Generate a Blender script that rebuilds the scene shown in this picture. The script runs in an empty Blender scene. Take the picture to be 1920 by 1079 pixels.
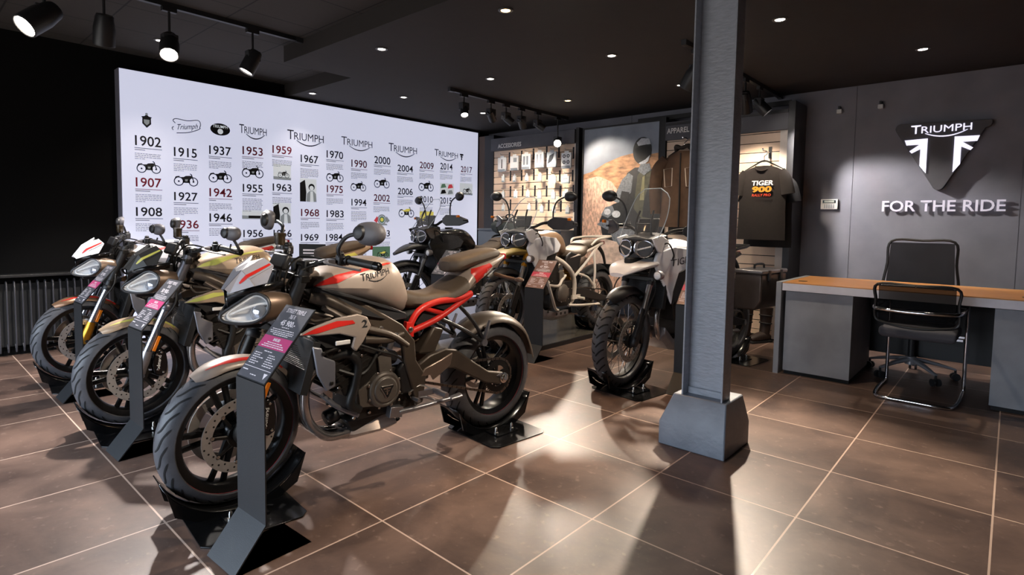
import bpy, bmesh, math, random
from math import sin, cos, pi, radians as rad
from mathutils import Vector as V, Matrix, Quaternion
from mathutils.bvhtree import BVHTree

S = bpy.context.scene
C = S.collection

# ------------------------------------------------------------------ camera, world, exposure
cam_d = bpy.data.cameras.new('camera')
cam = bpy.data.objects.new('camera', cam_d)
C.objects.link(cam)
S.camera = cam
CY, CP, CR = -.7425, .0623, -.0143
_f = V((sin(CY) * cos(CP), cos(CY) * cos(CP), -sin(CP)))
_r = V((cos(CY), -sin(CY), 0))
_d = _f.cross(_r)
_r2 = _r * cos(CR) + _d * sin(CR)
_d2 = _d * cos(CR) - _r * sin(CR)
cam.matrix_world = Matrix.Translation((0, 0, 1.2)) @ Matrix((_r2, -_d2, -_f)).transposed().to_4x4()
cam_d.sensor_width = 36
cam_d.lens = 1053.716 / 1920 * 36
cam_d.shift_x = (960 - 930) / 1920
cam_d.shift_y = -(539.5 - 483.73) / 1920
cam_d.clip_start = .05

S.view_settings.view_transform = 'Standard'
S.view_settings.look = 'None'
S.view_settings.gamma = 1
S.view_settings.exposure = 0.0

# overcast daylight outside the shop front (behind the camera)
W = bpy.data.worlds.new('daylight')
S.world = W
W.use_nodes = True
_n, _l = W.node_tree.nodes, W.node_tree.links
_tc = _n.new('ShaderNodeTexCoord')
_sx = _n.new('ShaderNodeSeparateXYZ')
_cr = _n.new('ShaderNodeValToRGB')
_l.new(_tc.outputs['Generated'], _sx.inputs[0])
_mr = _n.new('ShaderNodeMapRange')
_mr.inputs['From Min'].default_value = -.03
_mr.inputs['From Max'].default_value = .35
_l.new(_sx.outputs['Z'], _mr.inputs[0])
_l.new(_mr.outputs[0], _cr.inputs[0])
_cr.color_ramp.elements[0].color = (.16, .155, .15, 1)
_cr.color_ramp.elements[1].color = (.68, .82, 1, 1)
_l.new(_cr.outputs[0], _n['Background'].inputs[0])
_n['Background'].inputs[1].default_value = 19.
WX0, WX1, WZ0, WZ1, WY = -5.7, -1.0, .25, 2.05, -2.6      # the shop window's opening
_pl = bpy.data.lights.new('window_portal', 'AREA')
_pl.shape = 'RECTANGLE'
_pl.size, _pl.size_y = WX1 - WX0, WZ1 - WZ0
_pl.cycles.is_portal = True
_po = bpy.data.objects.new('window_portal', _pl)
C.objects.link(_po)
_po.location = ((WX0 + WX1) / 2, WY - .02, (WZ0 + WZ1) / 2)
_po.rotation_euler = (math.pi / 2, 0, 0)
LAMP = 3.2                    # common dimmer of all spotlights and downlights


def lin(h):
    if not isinstance(h, str):
        return tuple(h)
    o = []
    for i in (0, 2, 4):
        c = int(h[i:i + 2], 16) / 255
        o.append(c / 12.92 if c < .04045 else ((c + .055) / 1.055) ** 2.4)
    return tuple(o)


def spot(loc, aim, watts, deg=50, col=(1, .86, .7), blend=.6, rad_=.04):
    l = bpy.data.lights.new('spot_beam', 'SPOT')
    l.energy = watts * LAMP
    l.color = col
    l.spot_size = rad(deg)
    l.spot_blend = blend
    l.shadow_soft_size = rad_
    o = bpy.data.objects.new('spot_beam', l)
    C.objects.link(o)
    o.location = loc
    o.rotation_euler = (V(aim) - V(loc)).to_track_quat('-Z', 'Y').to_euler()
    return o


# ------------------------------------------------------------------ materials
_M = {}


def mat(name, col, rough=.5, metal=0., var=0., nscale=12., bump=0., bscale=60., emit=0., trans=0., coat=0., ecol=None, alpha=1., spec=.5, stretch=None):
    if name in _M:
        return _M[name]
    m = bpy.data.materials.new(name)
    m.use_nodes = True
    nt = m.node_tree
    b = nt.nodes['Principled BSDF']
    c = lin(col)
    b.inputs['Base Color'].default_value = (*c, 1)
    b.inputs['Roughness'].default_value = rough
    b.inputs['Metallic'].default_value = metal
    b.inputs['Specular IOR Level'].default_value = spec
    b.inputs['Coat Weight'].default_value = coat
    b.inputs['Coat Roughness'].default_value = .08
    b.inputs['Transmission Weight'].default_value = trans
    b.inputs['Alpha'].default_value = alpha
    if emit:
        b.inputs['Emission Color'].default_value = (*(lin(ecol) if ecol else c), 1)
        b.inputs['Emission Strength'].default_value = emit
    co = nt.nodes.new('ShaderNodeTexCoord')
    vec = co.outputs['Object']
    if stretch:
        mp = nt.nodes.new('ShaderNodeMapping')
        mp.inputs['Scale'].default_value = stretch
        nt.links.new(vec, mp.inputs['Vector'])
        vec = mp.outputs['Vector']
    n = nt.nodes.new('ShaderNodeTexNoise')
    n.inputs['Scale'].default_value = nscale
    n.inputs['Detail'].default_value = 5
    nt.links.new(vec, n.inputs['Vector'])
    v = var if var else .06
    r = nt.nodes.new('ShaderNodeValToRGB')
    r.color_ramp.elements[0].position = .3
    r.color_ramp.elements[1].position = .7
    r.color_ramp.elements[0].color = (*[x * (1 - v) for x in c], 1)
    r.color_ramp.elements[1].color = (*[min(1, x * (1 + v)) for x in c], 1)
    nt.links.new(n.outputs['Fac'], r.inputs['Fac'])
    nt.links.new(r.outputs['Color'], b.inputs['Base Color'])
    if bump:
        n2 = nt.nodes.new('ShaderNodeTexNoise')
        n2.inputs['Scale'].default_value = bscale
        n2.inputs['Detail'].default_value = 4
        nt.links.new(vec, n2.inputs['Vector'])
        bp = nt.nodes.new('ShaderNodeBump')
        bp.inputs['Strength'].default_value = bump
        bp.inputs['Distance'].default_value = .004
        nt.links.new(n2.outputs['Fac'], bp.inputs['Height'])
        nt.links.new(bp.outputs['Normal'], b.inputs['Normal'])
    _M[name] = m
    return m


def tile_material(name, a, b_, grout, size, off, g=.0035, rough=(.2, .42)):
    """square tiles in world x/y with light joints, mottled stone and a patchy polish"""
    m = bpy.data.materials.new(name)
    m.use_nodes = True
    nt = m.node_tree
    N, Lk = nt.nodes, nt.links
    bs = N['Principled BSDF']
    co = N.new('ShaderNodeTexCoord')
    sx = N.new('ShaderNodeSeparateXYZ')
    Lk.new(co.outputs['Object'], sx.inputs[0])

    def M(op, x, y=None):
        q = N.new('ShaderNodeMath')
        q.operation = op
        for i, z in enumerate((x, y)):
            if z is None:
                continue
            if isinstance(z, (int, float)):
                q.inputs[i].default_value = z
            else:
                Lk.new(z, q.inputs[i])
        return q.outputs[0]
    d, cell = [], []
    for ax in (0, 1):
        t = M('DIVIDE', M('SUBTRACT', sx.outputs[ax], off[ax]), size)
        fr = M('FRACT', t)
        cell.append(M('FLOOR', t))
        d.append(M('MINIMUM', fr, M('SUBTRACT', 1., fr)))
    line = M('LESS_THAN', M('MINIMUM', d[0], d[1]), g / size)
    cv = N.new('ShaderNodeCombineXYZ')
    Lk.new(cell[0], cv.inputs[0])
    Lk.new(cell[1], cv.inputs[1])
    wn = N.new('ShaderNodeTexWhiteNoise')
    Lk.new(cv.outputs[0], wn.inputs['Vector'])
    mp = N.new('ShaderNodeVectorMath')
    mp.operation = 'MULTIPLY_ADD'
    Lk.new(wn.outputs['Color'], mp.inputs[0])
    mp.inputs[1].default_value = (9, 9, 9)
    Lk.new(co.outputs['Object'], mp.inputs[2])
    n1 = N.new('ShaderNodeTexNoise')
    n1.inputs['Scale'].default_value = 2.6
    n1.inputs['Detail'].default_value = 8
    n1.inputs['Roughness'].default_value = .62
    n1.inputs['Distortion'].default_value = .5
    Lk.new(mp.outputs[0], n1.inputs['Vector'])
    r = N.new('ShaderNodeValToRGB')
    r.color_ramp.elements[0].position = .3
    r.color_ramp.elements[1].position = .72
    r.color_ramp.elements[0].color = (*lin(a), 1)
    r.color_ramp.elements[1].color = (*lin(b_), 1)
    Lk.new(n1.outputs['Fac'], r.inputs[0])
    n3 = N.new('ShaderNodeTexNoise')
    n3.inputs['Scale'].default_value = 30
    n3.inputs['Detail'].default_value = 6
    Lk.new(mp.outputs[0], n3.inputs['Vector'])
    sp = N.new('ShaderNodeValToRGB')
    sp.color_ramp.elements[0].position = .62
    sp.color_ramp.elements[1].position = .75
    sp.color_ramp.elements[0].color = (0, 0, 0, 1)
    sp.color_ramp.elements[1].color = (.2, .2, .2, 1)
    Lk.new(n3.outputs['Fac'], sp.inputs[0])
    mx0 = N.new('ShaderNodeMixRGB')
    mx0.inputs[2].default_value = (*lin(grout), 1)
    Lk.new(sp.outputs[0], mx0.inputs[0])
    Lk.new(r.outputs[0], mx0.inputs[1])
    mx = N.new('ShaderNodeMixRGB')
    Lk.new(line, mx.inputs[0])
    Lk.new(mx0.outputs[0], mx.inputs[1])
    mx.inputs[2].default_value = (*lin(grout), 1)
    Lk.new(mx.outputs[0], bs.inputs['Base Color'])
    mr = N.new('ShaderNodeMapRange')
    mr.inputs['To Min'].default_value = rough[0]
    mr.inputs['To Max'].default_value = rough[1]
    Lk.new(n1.outputs['Fac'], mr.inputs[0])
    Lk.new(mr.outputs[0], bs.inputs['Roughness'])
    bp = N.new('ShaderNodeBump')
    bp.inputs['Strength'].default_value = .22
    bp.inputs['Distance'].default_value = .003
    hh = M('SUBTRACT', n3.outputs['Fac'], line)
    Lk.new(hh, bp.inputs['Height'])
    Lk.new(bp.outputs['Normal'], bs.inputs['Normal'])
    return m


# ------------------------------------------------------------------ mesh builder
def crom(pts, k=6, closed=False):
    P = [V(p) for p in pts]
    if len(P) < 3 or k <= 1:
        return P
    o = []
    n = len(P)
    for i in range(n if closed else n - 1):
        p1, p2 = P[i], P[(i + 1) % n]
        p0 = P[i - 1] if (i or closed) else p1 * 2 - p2
        p3 = P[(i + 2) % n] if (i + 2 < n or closed) else p2 * 2 - p1
        for j in range(k):
            t = j / k
            o.append(.5 * (2 * p1 + (p2 - p0) * t + (2 * p0 - 5 * p1 + 4 * p2 - p3) * t * t + (3 * p1 - p0 - 3 * p2 + p3) * t ** 3))
    if not closed:
        o.append(P[-1])
    return o


_TX = {}


def text_geo(body, off=0.):
    k = (body, off)
    if k in _TX:
        return _TX[k]
    cu = bpy.data.curves.new('t', 'FONT')
    cu.body = body
    cu.size = 1
    cu.offset = off
    cu.resolution_u = 3
    o = bpy.data.objects.new('t', cu)
    C.objects.link(o)
    dg = bpy.context.evaluated_depsgraph_get()
    me = bpy.data.meshes.new_from_object(o.evaluated_get(dg))
    vs = [(v.co.x, v.co.y) for v in me.vertices]
    fs = [tuple(p.vertices) for p in me.polygons]
    bpy.data.objects.remove(o)
    bpy.data.curves.remove(cu)
    bpy.data.meshes.remove(me)
    xs = [v[0] for v in vs]
    ys = [v[1] for v in vs]
    x0, x1, y0, y1 = min(xs), max(xs), min(ys), max(ys)
    vs = [((x - x0) / (x1 - x0), (y - y0) / (y1 - y0)) for x, y in vs]
    _TX[k] = (vs, fs, (x1 - x0) / (y1 - y0))
    return _TX[k]


class MB:
    def __init__(s, mi=0):
        s.v, s.f, s.m, s.mi = [], [], [], mi

    def add(s, vs, fs):
        b = len(s.v)
        s.v += [V(p) for p in vs]
        s.f += [tuple(i + b for i in f) for f in fs]
        s.m += [s.mi] * len(fs)
        return s

    def box(s, c, d, rot=None):
        x, y, z = d[0] / 2, d[1] / 2, d[2] / 2
        vs = [V((i, j, k)) for i in (-x, x) for j in (-y, y) for k in (-z, z)]
        if rot:
            R = rot if isinstance(rot, Matrix) else Matrix.Rotation(rot[1], 3, rot[0])
            vs = [R @ p for p in vs]
        c = V(c)
        return s.add([p + c for p in vs], [(0, 1, 3, 2), (4, 6, 7, 5), (0, 4, 5, 1), (2, 3, 7, 6), (0, 2, 6, 4), (1, 5, 7, 3)])

    def bx(s, x0, x1, y0, y1, z0, z1):
        return s.box(((x0 + x1) / 2, (y0 + y1) / 2, (z0 + z1) / 2), (abs(x1 - x0), abs(y1 - y0), abs(z1 - z0)))

    def loft(s, rings, cap=(1, 1), closed=True, wrap=False):
        n = len(rings[0])
        vs = [p for r in rings for p in r]
        fs = []
        R = len(rings)
        for i in range(R if wrap else R - 1):
            for j in range(n if closed else n - 1):
                a, b = i * n + j, i * n + (j + 1) % n
                e = ((i + 1) % R) * n
                fs.append((a, b, e + (j + 1) % n, e + j))
        if cap[0] and not wrap:
            fs.append(tuple(range(n - 1, -1, -1)))
        if cap[1] and not wrap:
            fs.append(tuple((R - 1) * n + j for j in range(n)))
        return s.add(vs, fs)

    def tube(s, pts, r, n=8, k=5, closed=False, flat=1., up=None):
        P = crom(pts, k, closed)
        m = len(P)
        rings = []
        ref = V(up) if up else None
        for i, p in enumerate(P):
            t = (P[(i + 1) % m] - P[i - 1]) if closed else (P[min(i + 1, m - 1)] - P[max(i - 1, 0)])
            t = t.normalized() if t.length > 1e-9 else V((0, 0, 1))
            if ref is None:
                ref = V((0, 0, 1)) if abs(t.z) < .9 else V((1, 0, 0))
            a = t.cross(ref)
            a = a.normalized() if a.length > 1e-6 else t.orthogonal().normalized()
            b = a.cross(t).normalized()
            if not up:
                ref = b
            if isinstance(r, (list, tuple)):
                q = i / max(1, m - 1) * (len(r) - 1)
                w = r[int(q)] + (r[min(int(q) + 1, len(r) - 1)] - r[int(q)]) * (q - int(q))
            else:
                w = r
            rings.append([p + a * (w * cos(2 * pi * j / n)) + b * (w * flat * sin(2 * pi * j / n)) for j in range(n)])
        return s.loft(rings, wrap=closed)

    def cyl(s, p0, p1, r, r1=None, n=16):
        return s.tube([p0, p1], [r, r if r1 is None else r1], n, 1)

    def lathe(s, prof, o=(0, 0, 0), ax=(0, 0, 1), n=32, loop=False, cap=(1, 1)):
        a = V(ax).normalized()
        x = a.orthogonal().normalized()
        y = a.cross(x)
        o = V(o)
        rings = [[o + a * h + (x * cos(2 * pi * j / n) + y * sin(2 * pi * j / n)) * r for j in range(n)] for r, h in prof]
        return s.loft(rings, cap=(0, 0) if loop else cap, wrap=loop)

    def torus(s, o, ax, R, r, n=32, k=8):
        return s.lathe([(R + r * cos(2 * pi * i / k), r * sin(2 * pi * i / k)) for i in range(k)], o, ax, n, True)

    def prism(s, poly, d0, d1, P=None):
        """2-D outline extruded between depths d0 and d1; P maps (a, b, depth) to a point, by default a->x b->z depth->y"""
        P = P or (lambda a, b, d: (a, d, b))
        f0 = d0 if callable(d0) else (lambda a, b: d0)
        f1 = d1 if callable(d1) else (lambda a, b: d1)
        n = len(poly)
        vs = [P(a, b, f0(a, b)) for a, b in poly] + [P(a, b, f1(a, b)) for a, b in poly]
        fs = [tuple(range(n - 1, -1, -1)), tuple(range(n, 2 * n))] + [(i, (i + 1) % n, n + (i + 1) % n, n + i) for i in range(n)]
        return s.add(vs, fs)

    def ell(s, c, r, n=16, k=10, rot=None):
        c = V(c)
        rings = []
        for i in range(1, k):
            t = pi * i / k
            ring = [V((r[0] * sin(t) * cos(2 * pi * j / n), r[1] * sin(t) * sin(2 * pi * j / n), -r[2] * cos(t))) for j in range(n)]
            rings.append([(rot @ p if rot else p) + c for p in ring])
        return s.loft(rings)

    def text(s, body, o, R, U, h, w=None, ext=.002, off=0., al=.5):
        vs, fs, asp = text_geo(body, off)
        o, R, U = V(o), V(R).normalized(), V(U).normalized()
        w = w or h * asp
        Nn = R.cross(U)
        n = len(vs)
        a = [o + R * ((x - al) * w) + U * (y * h) for x, y in vs]
        s.add([p + Nn * ext for p in a], fs)
        return s

    def ribbon(s, pts, wid, nrm):
        """flat band along pts; wid scalar or list; nrm is the facing direction"""
        P = [V(p) for p in pts]
        n = len(P)
        N_ = V(nrm)
        vs = []
        for i, p in enumerate(P):
            t = (P[min(i + 1, n - 1)] - P[max(i - 1, 0)]).normalized()
            sd = t.cross(N_).normalized()
            w = wid[i] if isinstance(wid, (list, tuple)) else wid
            vs += [p - sd * w / 2, p + sd * w / 2]
        return s.add(vs, [(2 * i, 2 * i + 1, 2 * i + 3, 2 * i + 2) for i in range(n - 1)])

    def mirror(s):
        """adds the y-mirrored copy of everything so far"""
        n = len(s.v)
        s.v += [V((p.x, -p.y, p.z)) for p in s.v]
        fs = [tuple(reversed([i + n for i in f])) for f in s.f]
        s.m += list(s.m)
        s.f += fs
        return s

    def build(s, name, mats, parent=None, bevel=0., smooth=38, xf=None, seg=2, loc=None):
        me = bpy.data.meshes.new(name)
        vs = [xf @ p for p in s.v] if xf else s.v
        me.from_pydata([tuple(p) for p in vs], [], s.f)
        mats = mats if isinstance(mats, (list, tuple)) else [mats]
        for m in mats:
            me.materials.append(m)
        me.polygons.foreach_set('material_index', s.m)
        bm = bmesh.new()
        bm.from_mesh(me)
        bmesh.ops.recalc_face_normals(bm, faces=bm.faces)
        bm.to_mesh(me)
        bm.free()
        if smooth:
            me.polygons.foreach_set('use_smooth', [True] * len(me.polygons))
            me.set_sharp_from_angle(angle=rad(smooth))
        me.update()
        o = bpy.data.objects.new(name, me)
        C.objects.link(o)
        if parent:
            o.parent = parent
        if loc:
            o.location = loc
        if bevel:
            b = o.modifiers.new('bevel', 'BEVEL')
            b.width = bevel
            b.segments = seg
            b.limit_method = 'ANGLE'
            b.angle_limit = rad(40)
            b.harden_normals = False
        return o


def tag(o, label=None, cat=None, group=None, kind=None):
    if label:
        o['label'] = label
    if cat:
        o['category'] = cat
    if group:
        o['group'] = group
    if kind:
        o['kind'] = kind
    return o


def thing(name, label, cat, loc=(0, 0, 0), rz=0., group=None):
    o = bpy.data.objects.new(name, None)
    o.empty_display_size = .1
    C.objects.link(o)
    o.location = loc
    o.rotation_euler = (0, 0, rz)
    return tag(o, label, cat, group)


def struct(name, mb, m, **k):
    return tag(mb.build(name, m, **k), kind='structure')


def dup(root, loc=None, rz=None, label=None, group=None):
    def cp(o, par):
        c = o.copy()
        C.objects.link(c)
        if par:
            c.parent = par
        for ch in list(o.children):
            cp(ch, c)
        return c
    r = cp(root, None)
    if loc is not None:
        r.location = loc
    if rz is not None:
        r.rotation_euler = (0, 0, rz)
    if label:
        r['label'] = label
    if group:
        r['group'] = group
    return r


def swoosh(mb, o, R, U, w, dip, th, ext, x0=.24, x1=.93):
    o, R, U = V(o), V(R).normalized(), V(U).normalized()
    Nn = R.cross(U)
    pts, wd = [], []
    for i in range(15):
        t = i / 14
        pts.append(o + R * ((x0 + (x1 - x0) * t - .5) * w) - U * (dip * (1 - (2 * t - 1) ** 2) - dip * .12 - .25 * dip * t * t) + Nn * ext)
        wd.append(th * (.35 + .65 * sin(pi * min(1, t * .85 + .1))))
    mb.ribbon(pts, wd, Nn)


def wordmark(mb, o, R, U, w, h, ext=.002, off=0.):
    """the word with a tall first letter and the curved stroke under it; o is the middle of the base line"""
    o, R, U = V(o), V(R).normalized(), V(U).normalized()
    mb.text('T', o - R * (w * .42) - U * (h * .0), R, U, h * 1.25, w * .17, ext, off)
    mb.text('RIUMPH', o + R * (w * .085), R, U, h, w * .82, ext, off)
    swoosh(mb, o - U * (h * .12), R, U, w, h * .62, h * .16, ext)

# ------------------------------------------------------------------ common materials
BLK = mat('black_paint', '1c1c1e', .45, bump=.05)
BLKM = mat('matt_black', '141415', .7)
GLB = mat('gloss_black', '0c0c0d', .18)
GRAPH = mat('graphite', '3a3a3c', .42, .3)
STEEL = mat('brushed_steel', 'b4b2b0', .3, 1., var=.1, stretch=(1, 1, 40))
CHROME = mat('chrome', 'd8d8dc', .08, 1.)
WHITE = mat('white_plastic', 'e6e4e2', .4)
CREAM = mat('cream_laminate', 'e8cdb4', .5, var=.05, nscale=6)
CHAR = mat('charcoal_board', '55555b', .62, var=.12, nscale=7, bump=.1, bscale=90)
WALLD = mat('dark_wall_paint', '060505', .85, spec=.15, bump=.05)
PANELW = mat('charcoal_wall_panel', '80808b', .6, var=.14, nscale=3, bump=.06, bscale=200)
INK = mat('black_ink', '18181c', .7)
INKR = mat('red_ink', '8e1f33', .7)
INKG = mat('grey_ink', '9a9aa8', .8)
BROWNW = mat('dark_brown_wood', '4a3526', .55, var=.2, nscale=4, stretch=(12, 12, 1))
LED = mat('led_white', 'ffffff', .3, emit=14, ecol='fff4ea')
LEDW = mat('led_warm', 'ffd9a0', .3, emit=14, ecol='ffcf8a')
LEDHOT = mat('led_hot', 'ffffff', .3, emit=45, ecol='fff2e0')

ZS, ZR = 2.62, 2.76          # low ceiling, panelled recess
YB, XL = 6.65, -6.3          # back wall, left wall

# ------------------------------------------------------------------ setting
fm = tile_material('floor_tiles', '443530', '7d6457', 'c9ae9c', .6, (0., .71), rough=(.3, .5))
struct('floor', MB().bx(XL, 3.2, -2.6, YB, -.1, 0), fm, smooth=0)
cm = mat('ceiling_paint', '2b2623', .85, bump=.15, bscale=140)
sof = MB()
sof.prism([(3.2, 2.5), (3.2, YB), (XL, YB), (XL, 3.2), (-4.93, 3.2), (-4.93, 2.5)], ZS, 2.95, lambda a, b, d: (a, b, d))
struct('ceiling', sof, cm, smooth=0)
rm = tile_material('ceiling_panels', '37332f', '3d3936', '151414', .6, (-.1, .66), g=.006, rough=(.8, .95))
struct('ceiling_recess', MB().bx(XL, 3.2, -2.6, 3.2, ZR, 2.95), rm, smooth=0)
struct('wall_left', MB().bx(XL - .12, XL, -2.6, YB + .12, -.1, 2.95), WALLD, smooth=0)
wb = MB()
jx = [-6.3, -3.736, -2.479, -1.222, .035, 1.292, 3.2]
for i in range(6):
    wb.bx(jx[i] + .002, jx[i + 1] - .002, YB, YB + .03, -.1, 2.95)
wb.bx(XL, 3.2, YB + .012, YB + .12, -.1, 2.95)
struct('wall_back', wb, PANELW, smooth=0)
struct('wall_right', MB().bx(3.2, 3.32, -2.6, YB, -.1, 2.95), WALLD, smooth=0)
wf = MB().bx(XL, WX0, WY - .2, WY, -.1, 2.95).bx(WX1, 3.2, WY - .2, WY, -.1, 2.95).bx(WX0, WX1, WY - .2, WY, -.1, WZ0).bx(WX0, WX1, WY - .2, WY, WZ1, 2.95)
struct('wall_front', wf, WALLD, smooth=0)
wm = MB()
for i in range(4):
    x = WX0 + (WX1 - WX0) * i / 3
    wm.bx(x - .03, x + .03, WY - .12, WY - .06, WZ0, WZ1)
wm.bx(WX0, WX1, WY - .12, WY - .06, WZ0, WZ0 + .05).bx(WX0, WX1, WY - .12, WY - .06, WZ1 - .05, WZ1)
struct('window_1', wm, BLK, smooth=0)
struct('baseboard_back', MB().bx(-1.65, 3.2, YB - .02, YB, 0, .09), BLK, smooth=0)

# low glossy platform under the adventure bikes, dark kick strip at its foot
pt = thing('display_platform', 'low glossy grey platform with dark edge strip under two adventure motorcycles', 'platform')
pm = mat('platform_vinyl', '57524a', .16, var=.18, nscale=5, bump=.06, bscale=30)
MB().bx(-6.15, -3.235, 3.3, 5.92, .008, .04).build('deck', pm, pt)
MB().bx(-3.235, -3.215, 3.28, 5.92, 0, .042).bx(-6.15, -3.235, 3.28, 3.3, 0, .042).build('edge_strip', BLK, pt)

# ------------------------------------------------------------------ column
co = thing('steel_column', 'black painted steel column on a chamfered concrete foot', 'column', (-1.16, 3.05, 0))
colm = mat('column_paint', 'aaaeb7', .36, var=.1, nscale=20, bump=.5, bscale=32, stretch=(1, 1, 3))
cb = MB().bx(-.134, -.125, -.12, -.01, .2, ZS).bx(.08, .089, -.12, -.01, .2, ZS).bx(-.127, .082, -.045, -.03, .2, ZS)
cb.build('shaft', colm, co, bevel=.002)
MB().bx(-.125, .08, -.06, -.044, .255, .31).build('shaft_collar', colm, co, bevel=.004)
ring = lambda x0, x1, y0, y1, z: [(x0, y0, z), (x1, y0, z), (x1, y1, z), (x0, y1, z)]
footm = mat('column_foot_paint', '858b95', .45, var=.12, nscale=9, bump=.5, bscale=35)
MB().loft([ring(-.222, .138, -.2, .16, 0), ring(-.222, .138, -.2, .16, .125), ring(-.175, .112, -.125, .12, .275)]).build('foot', footm, co, bevel=.006)

# ------------------------------------------------------------------ light box with the year timeline
lb = thing('light_box', 'huge white backlit history wall panel with rows of years and old motorcycles', 'light box', (XL, 3.9, 0))
lbm = mat('lit_acrylic', 'b4b8cc', .35, emit=.74, ecol='d9dcf2', nscale=.9, var=.03)
X0 = .14


def LY(y):
    return y - 3.9


MB().bx(0.002, X0 - .006, LY(1.52), LY(6.27), .03, 2.585).build('frame', mat('lightbox_frame', '8d8b98', .4, .4), lb, bevel=.002)
MB().bx(X0 - .006, X0, LY(1.525), LY(6.262), .035, 2.58).build('lit_panel', lbm, lb)
YR = [('1902', 'k', 1.749, 1.884, 0.097, 0.222), ('1907', 'r', 1.745, 1.494, 0.09, 0.219), ('1908', 'k', 1.743, 1.214, 0.087, 0.224), ('1915', 'k', 2.078, 1.813, 0.093, 0.213), ('1927', 'k', 2.075, 1.376, 0.086, 0.219), ('1936', 'r', 2.08, 1.096, 0.086, 0.22), ('1937', 'k', 2.415, 1.867, 0.091, 0.221), ('1942', 'r', 2.414, 1.43, 0.089, 0.228), ('1946', 'k', 2.41, 1.167, 0.09, 0.228), ('1953', 'r', 2.758, 1.898, 0.09, 0.223), ('1955', 'k', 2.753, 1.495, 0.087, 0.218), ('1956', 'k', 2.753, 1.003, 0.082, 0.219), ('1959', 'r', 3.094, 1.945, 0.09, 0.228), ('1963', 'k', 3.09, 1.523, 0.085, 0.223), ('1966', 'k', 3.091, 1.0, 0.086, 0.217), ('1967', 'k', 3.432, 1.873, 0.091, 0.226), ('1968', 'r', 3.435, 1.244, 0.088, 0.234), ('1969', 'k', 3.429, 0.953, 0.083, 0.228), ('1970', 'k', 3.77, 1.957, 0.091, 0.228), ('1975', 'r', 3.768, 1.538, 0.091, 0.222), ('1983', 'k', 3.771, 1.237, 0.088, 0.237), ('1984', 'k', 3.758, 0.948, 0.086, 0.23), ('1990', 'r', 4.117, 1.875, 0.094, 0.23), ('1994', 'k', 4.113, 1.389, 0.088, 0.223), ('1996', 'k', 4.112, 0.847, 0.089, 0.224), ('2000', 'k', 4.474, 1.95, 0.097, 0.255), ('2002', 'r', 4.467, 1.46, 0.091, 0.256), ('2003', 'k', 4.468, 0.995, 0.085, 0.257), ('2004', 'k', 4.854, 1.877, 0.09, 0.266), ('2006', 'k', 4.856, 1.565, 0.091, 0.257), ('2009', 'r', 5.234, 1.947, 0.094, 0.256), ('2010', 'k', 5.233, 1.473, 0.09, 0.237), ('2014', 'k', 5.61, 1.962, 0.097, 0.242), ('2015', 'k', 5.606, 1.467, 0.094, 0.232), ('2017', 'r', 6.02, 1.954, 0.092, 0.238)]
rnd = random.Random(4)
RY, UZ = (0, 1, 0), (0, 0, 1)
PARA = {'1902': 4, '1959': 5, '1967': 7, '1970': 5, '1955': 9, '1994': 8, '2015': 6, '1983': 6}
for t, c, y, z, h, w in YR:
    m = MB()
    m.text(t, (X0, LY(y), z), RY, UZ, h, w, .0015, .012)
    m.bx(X0 + .001, X0 + .002, LY(y - w * .53), LY(y + w * .53), z - .024, z - .019)
    o = m.build('year_numeral', INKR if c == 'r' else INK, lb, smooth=0)
    q = MB()
    zz = z - .042
    q.bx(X0 + .001, X0 + .0018, LY(y - w * .52), LY(y - w * .52 + w * rnd.uniform(.3, .7)), zz, zz + .007)
    zz -= .034
    for k in range(PARA.get(t, 5)):
        a = y - w * .52
        e = y + w * (.5 if k < PARA.get(t, 5) - 1 else -.1)
        while a < e - .01:
            l_ = rnd.uniform(.012, .035)
            q.bx(X0 + .001, X0 + .0018, LY(a), LY(min(e, a + l_)), zz, zz + .0055)
            a += l_ + .006
        zz -= .0165
    q.build('caption_text', INKG, lb, smooth=0)


def disc(m, y, z, r, x, n=20, r0=None):
    if r0 is None:
        m.add([(x, LY(y) + r * cos(2 * pi * i / n), z + r * sin(2 * pi * i / n)) for i in range(n)], [tuple(range(n))])
    else:
        vs = [(x, LY(y) + q * cos(2 * pi * i / n), z + q * sin(2 * pi * i / n)) for q in (r0, r) for i in range(n)]
        m.add(vs, [(i, (i + 1) % n, n + (i + 1) % n, n + i) for i in range(n)])


def poly(m, pts, y, z, sx, sz, x):
    m.add([(x, LY(y) + a * sx, z + b * sz) for a, b in pts], [tuple(range(len(pts)))])


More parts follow.
